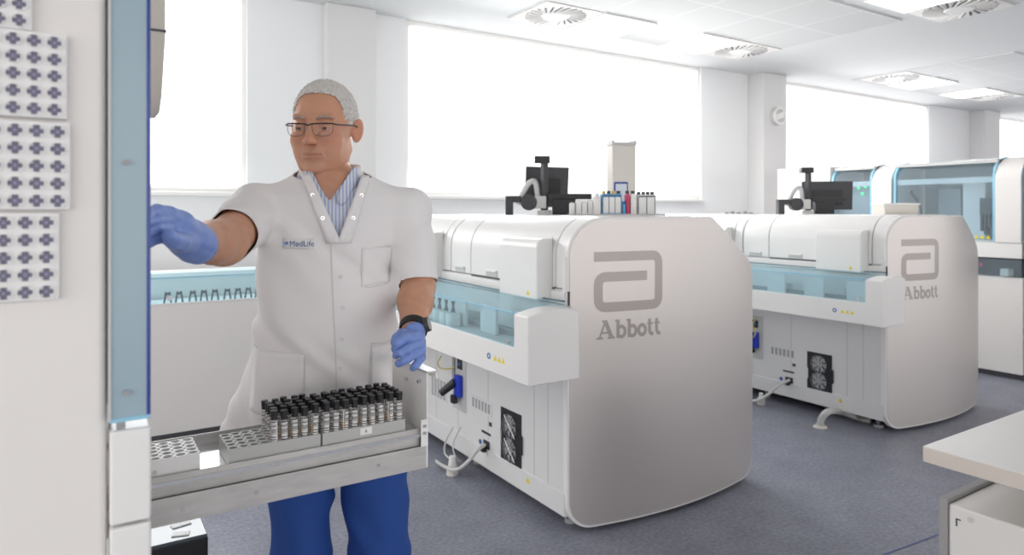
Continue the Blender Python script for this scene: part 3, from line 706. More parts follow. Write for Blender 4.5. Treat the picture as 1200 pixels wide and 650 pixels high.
hood(2.46, 3.50, 'hood_analyzer', 'large blue glass hooded analyzer behind the farther grey end panel')
hd = hood(3.52, 4.13, 'hood_analyzer', 'blue hooded analyzer with green status lights behind the far monitor')
for y_, z_ in ((3.90, 1.64), (3.83, 1.65), (3.86, 1.58), (3.75, 1.60)):
    MB().cyl((XH+0.06, y_, z_), (XH+0.075, y_, z_), 0.014, n=12).build('status_light', M['green'], hd)
MB().box(XH+0.075, XH+0.09, 3.72, 4.11, 1.2, 1.70).build('light_panel', M['grey'], hd)
r = thing('storage_cabinet', (XH+0.4, 4.45, 0), 'plain light grey cabinet at the far end of the hooded analyzers', 'cabinet')
MB().box(XH-0.02, XH+0.8, 4.15, 4.78, 0.05, 1.87).build('body', M['shell2'], r, bevel=0.01)
MB().box(XH+0.04, XH+0.76, 4.2, 4.74, 0.0, 0.05).build('plinth', M['seam'], r)
MB().box(XH-0.023, XH-0.018, 4.155, 4.775, 1.0, 1.006).build('door_seam', M['grey'], r)

# ------------------------------------------------------------------ bench at the lower right
c = at(1081, 523, Z=0.75)
r = thing('workbench', (c.x+0.6, c.y-0.6, 0), 'white laminate workbench with beige edge at the lower right', 'workbench')
MB().box(c.x, c.x+1.9, c.y-1.3, c.y, 0.7085, 0.75).build('worktop_edge', M['benchedge'], r, bevel=0.003)
MB().box(c.x+0.001, c.x+1.899, c.y-1.299, c.y-0.001, 0.7495, 0.7515).build('worktop', M['benchtop'], r)
for lx in (0.9, 1.84):
    for ly in (-1.25, -0.05): MB().box(c.x+lx-0.025, c.x+lx+0.025, c.y+ly-0.025, c.y+ly+0.025, 0, 0.7085).build('leg', M['benchgrey'], r)
q = at(1100, 582, Z=0.60)
r = thing('drawer_pedestal', (q.x+0.3, q.y-0.3, 0), 'cream pedestal with grey edged back under the workbench', 'pedestal')
MB().box(q.x, q.x+0.75, q.y-0.022, q.y, 0.02, 0.60).build('back_panel', M['benchgrey'], r, bevel=0.001)
MB().box(q.x+0.004, q.x+0.75, q.y-0.62, q.y-0.022, 0.02, 0.59).build('body', M['benchtop'], r, bevel=0.008)
MB().cyl((q.x+0.002, q.y-0.08, 0.565), (q.x+0.005, q.y-0.08, 0.565), 0.008, n=16).build('cover_cap', M['benchedge'], r)
b = MB(); b.box(q.x+0.002, q.x+0.005, q.y-0.046, q.y-0.043, 0.535, 0.555); b.box(q.x+0.002, q.x+0.005, q.y-0.055, q.y-0.043, 0.553, 0.556); b.build('pencil_mark', M['seam'], r)
b = MB()
for fx in (0.05, 0.7):
    for fy in (-0.05, -0.57): b.cyl((q.x+fx, q.y+fy, 0), (q.x+fx, q.y+fy, 0.02), 0.02)
b.build('glides', M['black'], r)
# blue marking line in the floor
a = at(1040, 648, Z=0.001); b_ = at(1100, 626, Z=0.001)
dirv = (b_-a).normalized(); nv = Vector((-dirv.y, dirv.x, 0))*0.003; b_ = b_+dirv*0.8; a = a-dirv*0.3; up = Vector((0, 0, 0.0006))
struct(MB().quad(a-nv+up, b_-nv+up, b_+nv+up, a+nv+up).build('trim_9', mat('floor_line_blue', (0.10, 0.14, 0.35), 0.6)), 'thin blue line welded in the floor')

# ------------------------------------------------------------------ cords and hoses at the analyzers
def cord(name, pts, rad, m, label, cat='cord'):
    return tag(MB().tube(pts, rad).build(name, m, smooth=True), label, cat)
p0 = at(568, 521, X=XF-0.025)
cord('power_cord', [p0, at(560, 527, X=XF-0.08), at(548, 541, X=XF-0.14), at(535, 550, X=XF-0.16), at(520, 546, X=XF-0.13), at(505, 536, X=XF-0.05), at(490, 528, X=XF-0.02)], 0.009, M['cord'], 'light grey power cord sagging from the near analyzer socket')
e = at(529, 552, Z=0.0); e2 = at(530, 556, Z=0.0)
r = thing('cable_plug', (e2.x, e2.y, 0), 'round cream plug standing on the floor under the near power cord', 'plug')
b = MB().cyl((e2.x, e2.y, 0), (e2.x, e2.y, 0.045), 0.032, 0.03).build('shell', M['beige'], r, bevel=0.004)
MB().cyl((e2.x, e2.y, 0.045), (e2.x, e2.y, 0.10), 0.022, 0.016).build('collar', M['paper'], r)
cord('data_cable', [at(531, 500, X=XF-0.07), at(523, 515, X=XF-0.10), at(521, 530, X=XF-0.10), at(529, 538, X=XF-0.10), at(540, 541, X=XF-0.05)], 0.005, M['cord'], 'thin grey cable looping down from the blue plug of the near analyzer')
cord('data_cable', [at(540, 500, X=XF-0.04), at(531, 520, X=XF-0.08), at(534, 535, X=XF-0.10), at(541, 540, X=XF-0.03)], 0.004, M['lightgrey'], 'thin pale cable beside the looping grey cable of the near analyzer')
cord('yellow_cable', [at(517, 417, X=XF-0.03), at(513, 425, X=XF-0.05), at(516, 431, X=XF-0.05), at(525, 432, X=XF-0.04), at(533, 430, X=XF-0.015)], 0.004, M['ycord'], 'thin yellow cable looped under the near track housing')
XF2 = XF+2.51
cord('power_cord', [Vector(p0)+Vector((2.51, 0, 0)), at(912, 452, X=XF2-0.10), at(900, 462, X=XF2-0.16), at(888, 469, X=XF2-0.18), at(872, 468, X=XF2-0.12), at(862, 464, X=XF2-0.02)], 0.010, M['cord'], 'light grey power cord sagging from the farther analyzer socket')
e2 = at(892, 474, Z=0.0)
r = thing('cable_plug', (e2.x, e2.y, 0), 'cream plug standing on the floor under the farther power cord', 'plug')
MB().cyl((e2.x, e2.y, 0), (e2.x, e2.y, 0.05), 0.03, 0.026).build('shell', M['beige'], r, bevel=0.004)
MB().cyl((e2.x, e2.y, 0.05), (e2.x, e2.y, 0.085), 0.018, 0.014).build('collar', M['paper'], r)
e = at(961, 500, Z=0.0)
cord('drain_hose', [(e.x, e.y, 0.006), at(963, 490, X=e.x-0.01), at(971, 482, X=e.x+0.02), at(985, 482, X=XF2+0.02), at(1003, 488, X=XF2+0.10), at(1020, 493, X=XF2+0.15)], 0.022, M['cord'], 'fat grey drain hose bending to the floor under the farther analyzer', 'hose')
cord('drain_hose', [(XF2+0.22, 3.1, 0.03), (XF2+0.17, 2.85, 0.03), (XF2+0.10, 2.6, 0.03), (XF2+0.22, 2.5, 0.05)], 0.02, M['hose'], 'brown hose lying under the front corner of the farther analyzer', 'hose')
tag(MB().cyl((e.x, e.y, 0), (e.x, e.y, 0.012), 0.045, 0.035, n=20).build('floor_drain', M['beige']), 'round beige floor drain collar at the end of the fat hose', 'drain')
cord('water_pipe', [(XF+0.16, 2.7, 0.03), (XF+0.10, 3.3, 0.03), (XF+0.12, 3.9, 0.03), (XF+0.1, 4.4, 0.03)], 0.012, M['hose'], 'brown pipe lying on the floor under the near analyzer', 'pipe')
cord('yellow_cable', [at(886, 373, X=XF2-0.03), at(882, 380, X=XF2-0.04), at(885, 390, X=XF2-0.05), at(881, 398, X=XF2-0.02)], 0.006, M['ycord'], 'yellow cable bundle under the farther track housing')

# ------------------------------------------------------------------ foreground machine at the left edge
YP = 1.0
r = fm = thing('sample_storage_machine', (-0.4, 1.3, 0), 'tall cream machine at the left edge with blue acrylic door and open drawer', 'laboratory machine')
MB().box(-1.1, 0.030, YP, 1.9, 0.05, 2.3).build('body', M['shell2'], r, bevel=0.01)
MB().box(-1.0, 0.0, YP+0.04, 1.85, 0, 0.05).build('plinth', M['seam'], r)
xa = 0.0325; xb = 0.074; zb = at(150, 488, Y=YP-0.01).z
MB().box(xa, xb, YP-0.012, YP-0.004, zb, 2.3).build('acrylic_door', M['doorglass'], r)
MB().box(xb-0.001, xb+0.0035, YP-0.014, YP+0.012, zb, 2.3).build('door_edge', M['edgeblue'], r, bevel=0.001)
MB().box(xa, xb+0.003, YP-0.013, YP+0.004, zb-0.005, zb).build('door_bottom_edge', M['edgecyan'], r)
MB().box(xa-0.002, xa+0.001, YP-0.014, YP, zb, 2.3).build('door_hinge_edge', M['lightgrey'], r)
for py in (190, 460):
    c = at(148, py, Y=YP-0.014); MB().cyl((c.x, YP-0.017, c.z), (c.x, YP-0.011, c.z), 0.0038, 0.003, n=16).build('screw', M['grey'], r)
MB().box(0.0305, 0.0735, YP+0.02, YP+0.06, 1.15, 2.3).build('inner_frame', M['lightgrey'], r, bevel=0.002)
zc1 = at(150, 500, Y=YP).z; zc2 = at(150, 611, Y=YP).z
for z0, z1 in ((zc2+0.002, zc1), (zc2-0.2, zc2-0.001), (0.06, zc2-0.206)):
    MB().box(0.032, 0.0785, YP-0.012, YP+0.045, z0, z1).build('side_door', M['shell'], r, bevel=0.004)
MB().box(0.04, 0.05, YP-0.002, YP+0.004, zc1, zb).build('hinge_pin', M['grey'], r)
# upper housing seen beyond the acrylic door
p = at(187, 60, Y=1.75); zq = at(187, 133, Y=1.75).z
MB().prism([(1.70, zq+0.03), (1.62, zq+0.15), (1.62, 2.3), (1.85, 2.3), (1.85, zq+0.0), (1.75, zq)], 'x', -0.05, p.x).build('upper_housing', M['beige'], r, bevel=0.004)
MB().box(-0.05, p.x+0.001, 1.615, 1.86, at(187, 47, Y=1.7).z, at(187, 47, Y=1.7).z+0.004).build('housing_seam', M['seam'], r)

# tip rack plates with cross shaped wells on the machine's front face
def cross_rack(pxr, pyt, pyb, cols, rows, label):
    a = at(pxr, pyt, Y=YP-0.012); b = at(pxr, pyb, Y=YP-0.012)
    zt = a.z; z0 = b.z; pitch = (zt-z0)/rows*0.97; W = cols*pitch+0.006
    r = thing('well_plate', (a.x-W/2, YP-0.006, z0), label, 'well plate')
    MB().box(a.x-W, a.x, YP-0.012, YP-0.0005, z0+0.001, zt).build('plate', M['rackwhite'], r, bevel=0.002)
    w = MB(); k_ = MB(); rg = MB()
    for i in range(cols):
        for j in range(rows):
            cx = a.x-0.003-(i+0.5)*pitch; cz = zt-(zt-z0)*0.015-(j+0.5)*pitch; s = pitch*0.36
            k_.box(cx-s, cx+s, YP-0.0128, YP-0.0118, cz-s*0.36, cz+s*0.36); k_.box(cx-s*0.42, cx+s*0.42, YP-0.0130, YP-0.0118, cz-s*0.95, cz+s*0.95)
            rg.ring((cx, YP-0.013, cz), (0, 1, 0), s*1.0, s*1.15, 0.003, 20)
            w.sphere((cx, YP-0.0125, cz), s*0.35, 8, (1, 0.35, 1))
    k_.build('wells', mat('well_violet', (0.16, 0.15, 0.22), 0.5), r); rg.build('well_rims', M['shell'], r); w.build('well_pins', mat('pin_violet', (0.30, 0.29, 0.40), 0.5), r)
cross_rack(38, -62, 37, 4, 5, 'white well plate cut by the top edge, topmost on the cream machine')
cross_rack(79, 41, 141, 5, 5, 'white well plate second from the top on the cream machine')
cross_rack(83, 144, 247, 5, 5, 'white well plate third from the top on the cream machine, the widest')
cross_rack(70, 249, 352, 5, 5, 'white well plate lowest on the cream machine')

# drawer
YD = 1.33; xd0 = 0.0305; xd1 = 0.632
r = thing('steel_drawer', (0.3, 1.45, 0.85), 'steel drawer pulled out of the cream machine, holding tube racks', 'drawer')
MB().box(xd0, xd1, YD, YD+0.003, 0.850, 0.898).build('outer_rail', M['steel'], r, bevel=0.0008)
MB().box(xd0, xd1-0.014, YD+0.010, YD+0.013, 0.896, 0.934).build('inner_rail', M['steel'], r, bevel=0.0008)
MB().box(xd0, xd1-0.003, YD+0.003, 1.515, 0.918, 0.924).build('tray_floor', M['traysteel'], r)
MB().box(xd0, xd1-0.003, 1.515, 1.518, 0.850, 0.945).build('rear_rail', M['steel'], r)
MB().box(xd0, xd1-0.003, YD+0.004, 1.51, 0.852, 0.856).build('bottom_plate', M['steel'], r)
ep = MB(); ep.box(xd1-0.003, xd1, YD-0.001, 1.518, 0.852, 1.056); ep.box(xd1-0.003, xd1+0.022, YD-0.001, 1.518, 1.054, 1.057); ep.box(xd1+0.019, xd1+0.022, YD-0.001, 1.518, 1.040, 1.056)
ep.box(xd1-0.016, xd1, YD-0.002, YD+0.001, 0.898, 0.955); ep.build('end_plate', M['shell'], r)
b = MB()
for px, py in ((205, 585), (268, 574), (347, 569), (466, 542)): pass
for x, z in ((0.16, 0.916), (0.32, 0.917), (0.50, 0.918)): b.cyl((x, YD+0.007, z), (x, YD+0.011, z), 0.0035, n=12)
for x, z in ((0.155, 0.873), (0.28, 0.875), (0.52, 0.878)): b.cyl((x, YD-0.003, z), (x, YD+0.001, z), 0.0035, n=12)
b.build('screws', M['chrome'], r)
b = MB()
for z in (0.926, 0.941): b.box(xd1-0.012, xd1-0.004, YD-0.003, YD-0.0015, z-0.003, z+0.003)
b.build('slots', M['grey'], r)
b = MB()
for yy, zz in ((1.36, 1.03), (1.43, 1.02)): b.cyl((xd1-0.010, yy, zz), (xd1-0.003, yy, zz), 0.004, n=12)
b.build('plate_screws', M['chrome'], r)

def tube_rack(x0, x1, y0, y1, z0, z1, cols, rows, m, label):
    r = thing('tube_rack', ((x0+x1)/2, (y0+y1)/2, z0), label, 'tube rack')
    mb = MB(); cx = (x1-x0)/cols; cy = (y1-y0)/rows; R = min(cx, cy)*0.40; n = 16; dp = (z1-z0)*0.85
    mb.verts_faces([(x0, y0, z0), (x1, y0, z0), (x1, y1, z0), (x0, y1, z0), (x0, y0, z1), (x1, y0, z1), (x1, y1, z1), (x0, y1, z1)], [(0, 1, 2, 3), (0, 1, 5, 4), (1, 2, 6, 5), (2, 3, 7, 6), (3, 0, 4, 7)])
    hb = MB(); cs = []
    for i in range(cols):
        for j in range(rows):
            mx = x0+(i+0.5)*cx; my = y0+(j+0.5)*cy; cs.append((mx, my)); sq = []; ci = []; lo = []
            for k in range(n):
                a = 2*pi*(k+0.5)/n; c, s = cos(a), sin(a); q = max(abs(c), abs(s))
                sq.append(mb.bm.verts.new((mx+c/q*cx/2, my+s/q*cy/2, z1))); ci.append(mb.bm.verts.new((mx+c*R, my+s*R, z1))); lo.append(mb.bm.verts.new((mx+c*R, my+s*R, z1-dp*0.9)))
            for k in range(n):
                k2 = (k+1) % n; mb.bm.faces.new((sq[k], sq[k2], ci[k2], ci[k])); mb.bm.faces.new((ci[k], ci[k2], lo[k2], lo[k]))
            mb.bm.faces.new(lo)
            a2 = [(mx+cos(2*pi*k/n)*R*0.97, my+sin(2*pi*k/n)*R*0.97, z1-dp*0.5) for k in range(n)]; hb.verts_faces(a2, [tuple(range(n))])
    mb.build('rack_block', m, r)
    hb.build('well_floors', M['hole'], r)
    return r, cs
RZ0 = 0.925; RZ1 = 0.957
rk1, cs1 = tube_rack(0.234, 0.406, 1.348, 1.452, RZ0, RZ1, 9, 5, M['rackgrey'], 'grey tube rack in the drawer, half empty, left of the full rack')
rk2, cs2 = tube_rack(0.410, 0.588, 1.348, 1.452, RZ0, RZ1, 9, 5, M['rackgrey'], 'grey tube rack in the drawer, full, with a small paper tag')
rk3, cs3 = tube_rack(0.04, 0.186, 1.350, 1.452, RZ0, RZ1+0.004, 7, 5, M['rackwhite'], 'white empty tube rack in the drawer beside the cream machine')
tg = MB().box(0.488, 0.513, 1.3465, 1.348, 0.940, 0.954).build('paper_tag', M['paper'], rk2)
me = text_mesh('6', 0.010); me.transform(Matrix.Translation((0.5, 1.3462, 0.947)) @ Matrix.Rotation(pi/2, 4, 'X')); link_mesh('lettering', me, M['print_'], tg)
b = MB()
for x in (0.10, 0.112): b.cyl((x, 1.3488, 0.94), (x, 1.3503, 0.94), 0.004, n=12)
b.build('stud', M['lightgrey'], rk3)

def make_tube(label, group):
    r = thing('sample_tube', (0, 0, 0), label, 'sample tube', group)
    MB().cyl((0, 0, 0), (0, 0, 0.075), 0.0058, n=14, caps=False).build('glass', M['tubeglass'], r, smooth=True)
    MB().cyl((0, 0, 0.001), (0, 0, 0.042), 0.0051, n=12).build('serum', M['serum'], r, smooth=False)
    n = 14; lb = MB(); k0 = 7
    for k in range(k0):
        a0 = 2*pi*k/n; a1 = 2*pi*(k+1)/n; R = 0.0061
        lb.quad((cos(a0)*R, sin(a0)*R, 0.016), (cos(a1)*R, sin(a1)*R, 0.016), (cos(a1)*R, sin(a1)*R, 0.066), (cos(a0)*R, sin(a0)*R, 0.066))
    lb.build('paper_label', M['barcode'], r)
    lb = MB()
    for k in range(2):
        a0 = 2*pi*(k0-1-k*8)/n; a1 = 2*pi*(k0-k*8)/n; R = 0.0063
        lb.quad((cos(a0)*R, sin(a0)*R, 0.016), (cos(a1)*R, sin(a1)*R, 0.016), (cos(a1)*R, sin(a1)*R, 0.067), (cos(a0)*R, sin(a0)*R, 0.067))
    lb.build('label_margin', M['paper'], r)
    c = MB(); c.cyl((0, 0, 0.070), (0, 0, 0.078), 0.0062, n=14); c.cyl((0, 0, 0.077), (0, 0, 0.0875), 0.0066, 0.0070, n=16); c.build('cap', M['black'], r)
    return r
proto = {}
for key, cs, lab, grp, keep in ((1, cs1, 'black capped sample tube, half empty rack, front row, first from the left', 'tubes in the half empty rack', lambda i: i//5 >= 4), (2, cs2, 'black capped sample tube, full rack, front row, first from the left', 'tubes in the full rack', lambda i: True)):
    for i, (x, y) in enumerate(cs):
        if not keep(i): continue
        if key not in proto: t = proto[key] = make_tube(lab, grp)
        else: t = copy_tree(proto[key])
        cc = i//5-(4 if key == 1 else 0)
        t['label'] = 'black capped sample tube, %s rack, %s row, %s from the left' % ('half empty' if key == 1 else 'full', ['front', 'second', 'middle', 'fourth', 'back'][i % 5], ORD[cc])
        t.location = (x, y, RZ0+0.004-random.random()*0.003); t.rotation_euler = (random.uniform(-0.03, 0.03), random.uniform(-0.03, 0.03), pi+random.uniform(-0.9, 1.2))

# dark box under the drawer
q = at(244, 625, Z=0.5)
r = thing('computer_case', (q.x-0.15, q.y+0.08, 0), 'black box below the drawer with white scraps on its glossy top', 'case')
MB().box(q.x-0.42, q.x, q.y, q.y+0.15, 0.0, 0.492).build('body', M['black'], r, bevel=0.004)
MB().box(q.x-0.42, q.x-0.002, q.y+0.002, q.y+0.15, 0.49, 0.5).build('top_panel', mat('glossy_dark', (0.10, 0.12, 0.14), 0.12), r, bevel=0.002)
for k, (px, py, s) in enumerate(((212, 625, 0.022), (212, 614, 0.025))):
    e = at(px, py, Z=0.502); mt = Matrix.Translation((e.x, e.y, 0.5)) @ Matrix.Rotation(-0.3+k*0.5, 4, 'Z')
    tag(MB().box(-s, s, -0.012, 0.012, 0.0, 0.003, mt).build('paper_scrap', M['paper']), ['white paper scrap nearer the front of the black box', 'white paper scrap at the back edge of the black box'][k], 'paper')

# ================================================================== the man
MR = Vector((0.538, 1.696, 0)); MA = -radians(17.7)
MM = Matrix.Translation(MR) @ Matrix.Rotation(MA, 4, 'Z'); MI = MM.inverted()
def L(px, py, d): return np.array(MI @ at(px, py, d=d))

def smin(a, b, k):
    h = np.clip(0.5+0.5*(b-a)/k, 0, 1); return b*(1-h)+a*h-k*h*(1-h)
def smax(a, b, k): return -smin(-a, -b, k)
def caps(P, a, b, ra, rb):
    a = np.asarray(a, float); b = np.asarray(b, float); ab = b-a; t = np.clip(((P-a)@ab)/(ab@ab), 0, 1)
    return np.linalg.norm(P-a-t[..., None]*ab, axis=-1)-(ra+(rb-ra)*t)
def ell(P, c, r):
    q = (P-np.asarray(c, float)); k0 = np.linalg.norm(q/np.asarray(r, float), axis=-1); k1 = np.linalg.norm(q/(np.asarray(r, float)**2), axis=-1)
    return k0*(k0-1)/np.maximum(k1, 1e-6)
def nets(f, lo, hi, h):
    """surface nets: the zero level of f as verts, quads"""
    ax = [np.arange(lo[i], hi[i]+h, h) for i in range(3)]; n = [len(a) for a in ax]
    V = np.empty(n, np.float64)
    Yg, Zg = np.meshgrid(ax[1], ax[2], indexing='ij')
    st = 8
    for i in range(0, n[0], st):
        xs_ = ax[0][i:i+st]
        P = np.empty((len(xs_), n[1], n[2], 3)); P[..., 0] = xs_[:, None, None]; P[..., 1] = Yg[None]; P[..., 2] = Zg[None]
        V[i:i+st] = f(P)
    S = V < 0
    c = np.zeros([m-1 for m in n], np.int32)
    off = [(i, j, k) for i in (0, 1) for j in (0, 1) for k in (0, 1)]
    def sl(A, o): return A[o[0]:n[0]-1+o[0], o[1]:n[1]-1+o[1], o[2]:n[2]-1+o[2]]
    for o in off: c += sl(S, o)
    act = (c > 0) & (c < 8); I = np.argwhere(act); idx = -np.ones(act.shape, np.int64); idx[act] = np.arange(len(I))
    acc = np.zeros((len(I), 3)); cnt = np.zeros(len(I))
    for o in off:
        for d in range(3):
            if o[d]: continue
            o2 = list(o); o2[d] = 1
            a = V[I[:, 0]+o[0], I[:, 1]+o[1], I[:, 2]+o[2]]; b = V[I[:, 0]+o2[0], I[:, 1]+o2[1], I[:, 2]+o2[2]]
            m = (a < 0) != (b < 0); t = np.where(m, a/np.where(m, a-b, 1), 0)
            p = np.tile(np.array(o, float), (len(I), 1)); p[:, d] = t
            acc[m] += p[m]; cnt[m] += 1
    vs = (I+acc/cnt[:, None])*h+np.array([a[0] for a in ax])
    F = []
    for d in range(3):
        e1, e2 = [(1, 2), (2, 0), (0, 1)][d]
        sa = [slice(1, -1)]*3; sa[d] = slice(0, -1); sb = list(sa); sb[d] = slice(1, None)
        A = S[tuple(sa)]; B = S[tuple(sb)]; ch = np.argwhere(A != B)
        if not len(ch): continue
        g = ch.copy(); g[:, e1] += 1; g[:, e2] += 1
        flip = A[tuple(ch.T)]
        def ci(a, b): q = g.copy(); q[:, e1] -= a; q[:, e2] -= b; return idx[tuple(q.T)]
        Q = np.stack([ci(1, 1), ci(0, 1), ci(0, 0), ci(1, 0)], 1)
        Q[~flip] = Q[~flip][:, ::-1]; F.append(Q)
    return vs, np.concatenate(F)
def mesh_from(vs, F, name):
    me = bpy.data.meshes.new(name); me.vertices.add(len(vs)); me.vertices.foreach_set('co', vs.astype(np.float32).ravel())
    me.loops.add(len(F)*4); me.loops.foreach_set('vertex_index', F.astype(np.int32).ravel())
    me.polygons.add(len(F)); me.polygons.foreach_set('loop_start', np.arange(0, len(F)*4, 4, dtype=np.int32)); me.polygons.foreach_set('loop_total', np.full(len(F), 4, np.int32))
    me.polygons.foreach_set('use_smooth', np.ones(len(F), bool)); me.update(calc_edges=True); me.validate(); return me
def relax(vs, F, it=1, w=0.5):
    for _ in range(it):
        acc = np.zeros_like(vs); cnt = np.zeros(len(vs))
        for k in range(4):
            np.add.at(acc, F[:, k], vs[F[:, (k+1) % 4]]); np.add.at(cnt, F[:, k], 1); np.add.at(acc, F[:, k], vs[F[:, (k+3) % 4]]); np.add.at(cnt, F[:, k], 1)
        vs = vs*(1-w)+acc/cnt[:, None]*w
    return vs

man = thing('person', MR, 'person in white short-sleeved coat, blue trousers and blue gloves reaching into the machine', 'person', rz=MA)

SR = np.array([-0.180, 0.0, 1.405]); SL = np.array([0.190, 0.0, 1.400])
ER = L(262, 285, 1.42); WR = L(222, 281, 1.21)
EL = L(488, 336, 1.70); WL = L(484, 388, 1.55)
HC = L(380, 151, 1.735); HC[1] += 0.01
HY = radians(18); HP = radians(6)
# ---- body (one continuous surface) --------------------------------------------------
def torso_d(P, z_, a_, b_, cx_, cy_, ex=2.4, grow=0.0):
    z = P[..., 2]; a = np.interp(z, z_, a_)+grow; b = np.interp(z, z_, b_)+grow; x = P[..., 0]-np.interp(z, z_, cx_); y = P[..., 1]-np.interp(z, z_, cy_)
    return ((np.abs(x/a)**ex+np.abs(y/b)**ex)**(1/ex)-1)*np.minimum(a, b)
def body_f(P):
    z_ = [0.85, 0.95, 1.1, 1.3, 1.40, 1.46, 1.50]
    d = torso_d(P, z_, [.14, .15, .14, .135, .13, .09, .06], [.10, .105, .10, .10, .085, .07, .055], [0]*7, [.01]*7)
    d = np.maximum(np.maximum(d, P[..., 2]-1.50), 0.84-P[..., 2])
    d = smin(d, caps(P, (0, .022, 1.42), (HC[0]+0.004, HC[1]+.012, HC[2]-.07), .060, .052), .04)
    for S, E, W in ((SR, ER, WR), (SL, EL, WL)):
        d = smin(d, caps(P, (S[0]*0.5, .01, 1.41), S, .05, .05), .03)
        d = smin(d, caps(P, S, E, .049, .047), .03)
        m = E+(W-E)*0.35
        d = smin(d, caps(P, E, m, .0445, .041), .015); d = smin(d, caps(P, m, W, .041, .0285), .02)
    for sx, kx, kz in ((-1, -.078, .5), (1, .112, .5)):
        d = smin(d, caps(P, (sx*.08, .01, .88), (kx, .0, .48), .075, .052), .03); d = smin(d, caps(P, (kx, 0, .48), (kx+sx*.02, .03, .09), .05, .035), .02)
        d = smin(d, caps(P, (kx+sx*.02, .04, .05), (kx+sx*.04, -.13, .035), .033, .028), .02)
    return d
vs1, F1 = nets(body_f, (-.36, -.56, 0.0), (.36, .20, 1.56), 0.007)
vs1 = relax(vs1, F1, 1)
# ---- head -----------------------------------------------------------------------------
def head_f(P):
    Pm = P.copy(); Pm[..., 0] = np.abs(Pm[..., 0]); X, Y, Z = Pm[..., 0], P[..., 1], P[..., 2]
    d = ell(P, (0, .018, .032), (.0755, .094, .086))
    d = smin(d, ell(P, (0, -.028, -.030), (.066, .066, .084)), .03)
    d = smin(d, ell(P, (0, -.040, -.082), (.050, .045, .034)), .02)
    d = smin(d, caps(Pm, (.047, .008, -.048), (.027, -.055, -.088), .020, .017), .02)
    d = smin(d, ell(P, (0, -.082, -.098), (.020, .014, .014)), .02)
    d = smin(d, ell(Pm, (.040, -.066, -.026), (.024, .020, .022)), .02)          # cheek
    d = smin(d, ell(Pm, (.030, -.062, -.058), (.024, .022, .020)), .02)          # jowl
    d = smin(d, caps(Pm, (.006, -.088, .026), (.044, -.076, .030), .0085, .008), .012)  # brow ridge
    d = smax(d, -ell(Pm, (.032, -.102, .005), (.019, .012, .0115)), .012)        # socket
    d = smin(d, ell(Pm, (.032, -.0780, .003), (.0150, .0145, .0140)), .004)        # lids
    d = smin(d, caps(Pm, (.021, -.0905, -.013), (.042, -.084, -.010), .003, .002), .008)  # bag
    d = smin(d, caps(P, (0, -.090, .016), (0, -.113, -.024), .0075, .0105), .012)
    d = smin(d, ell(P, (0, -.1145, -.029), (.0115, .0105, .0095)), .008)
    d = smin(d, ell(Pm, (.0125, -.104, -.032), (.0080, .0095, .0078)), .006)
    d = smax(d, -ell(Pm, (.0065, -.111, -.0405), (.0035, .005, .0035)), .003)
    d = smin(d, ell(P, (0, -.090, -.060), (.026, .014, .018)), .012)
    d = smin(d, caps(Pm, (.0, -.1035, -.0585), (.022, -.094, -.0605), .0036, .0016), .005)
    d = smin(d, caps(Pm, (.0, -.1020, -.0665), (.018, -.095, -.0650), .0048, .002), .005)
    d = smax(d, -caps(Pm, (.0, -.1085, -.0620), (.027, -.0955, -.0645), .0021, .0016), .0022)
    d = smax(d, -caps(Pm, (.019, -.1035, -.036), (.034, -.0900, -.066), .0026, .0028), .006)   # fold beside the nose
    d = smax(d, -caps(Pm, (.0, -.1035, -.079), (.014, -.099, -.078), .003, .002), .008)
    for zz in (.052, .066): d = smax(d, -caps(Pm, (.0, -.0985-.0, zz), (.035, -.083, zz+.002), .0012, .0008), .004)
    # aperture of the eyes
    d = smax(d, -ell(Pm, (.032, -.0960, .0015), (.0125, .0095, .0021)), .0015)
    # ears
    ca_, sa_ = cos(radians(34)), sin(radians(34)); Q = Pm-np.array([.0830, .014, -.004]); E = Q.copy(); E[..., 0] = Q[..., 0]*ca_-Q[..., 1]*sa_; E[..., 1] = Q[..., 0]*sa_+Q[..., 1]*ca_
    E[..., 1] += E[..., 2]*-.18
    e = ell(E, (0, 0, 0), (.0065, .0185, .031)); e = smax(e, -ell(E, (.0065, -.001, .003), (.0050, .0120, .021)), .003)
    d = smin(d, e, .005)
    d = smin(d, caps(P, (0, .020, -.06), (0.002, .026, -.16), .053, .057), .025)
    return d
vsh, Fh = nets(head_f, (-.10, -.135, -.165), (.10, .125, .135), 0.0018)
def ss(x, a, b): t = np.clip((x-a)/(b-a), 0, 1); return t*t*(3-2*t)
ch = np.tile(np.array([0.64, 0.33, 0.21]), (len(vsh), 1))
def blend(mask, col):
    global ch
    ch = ch*(1-mask[:, None])+np.array(col)*mask[:, None]
hx, hy, hz = np.abs(vsh[:, 0]), vsh[:, 1], vsh[:, 2]
def g3(c, r): return np.exp(-(((hx-c[0])/r[0])**2+((hy-c[1])/r[1])**2+((hz-c[2])/r[2])**2))
blend(0.45*g3((.042, -.08, -.025), (.022, .03, .02)), (0.58, 0.22, 0.15))
blend(0.5*g3((0, -.115, -.028), (.014, .02, .014)), (0.60, 0.23, 0.16))
blend(0.85*g3((0, -.105, -.0625), (.025, .02, .0055)), (0.40, 0.14, 0.11))
blend(0.45*g3((.082, .012, -.004), (.02, .03, .035)), (0.60, 0.20, 0.14))
blend(0.25*g3((0, -.09, -.085), (.045, .04, .022))+0.2*g3((0, -.1, -.052), (.03, .03, .008)), (0.42, 0.27, 0.21))
blend(0.35*g3((.032, -.09, -.004), (.02, .02, .012)), (0.45, 0.20, 0.14))
HM = Matrix.Translation(Vector(HC)) @ Matrix.Rotation(-HY, 4, 'Z') @ Matrix.Rotation(HP, 4, 'X')
HR = np.array(HM.to_3x3())
vshw = vsh@HR.T+HC
keep = None
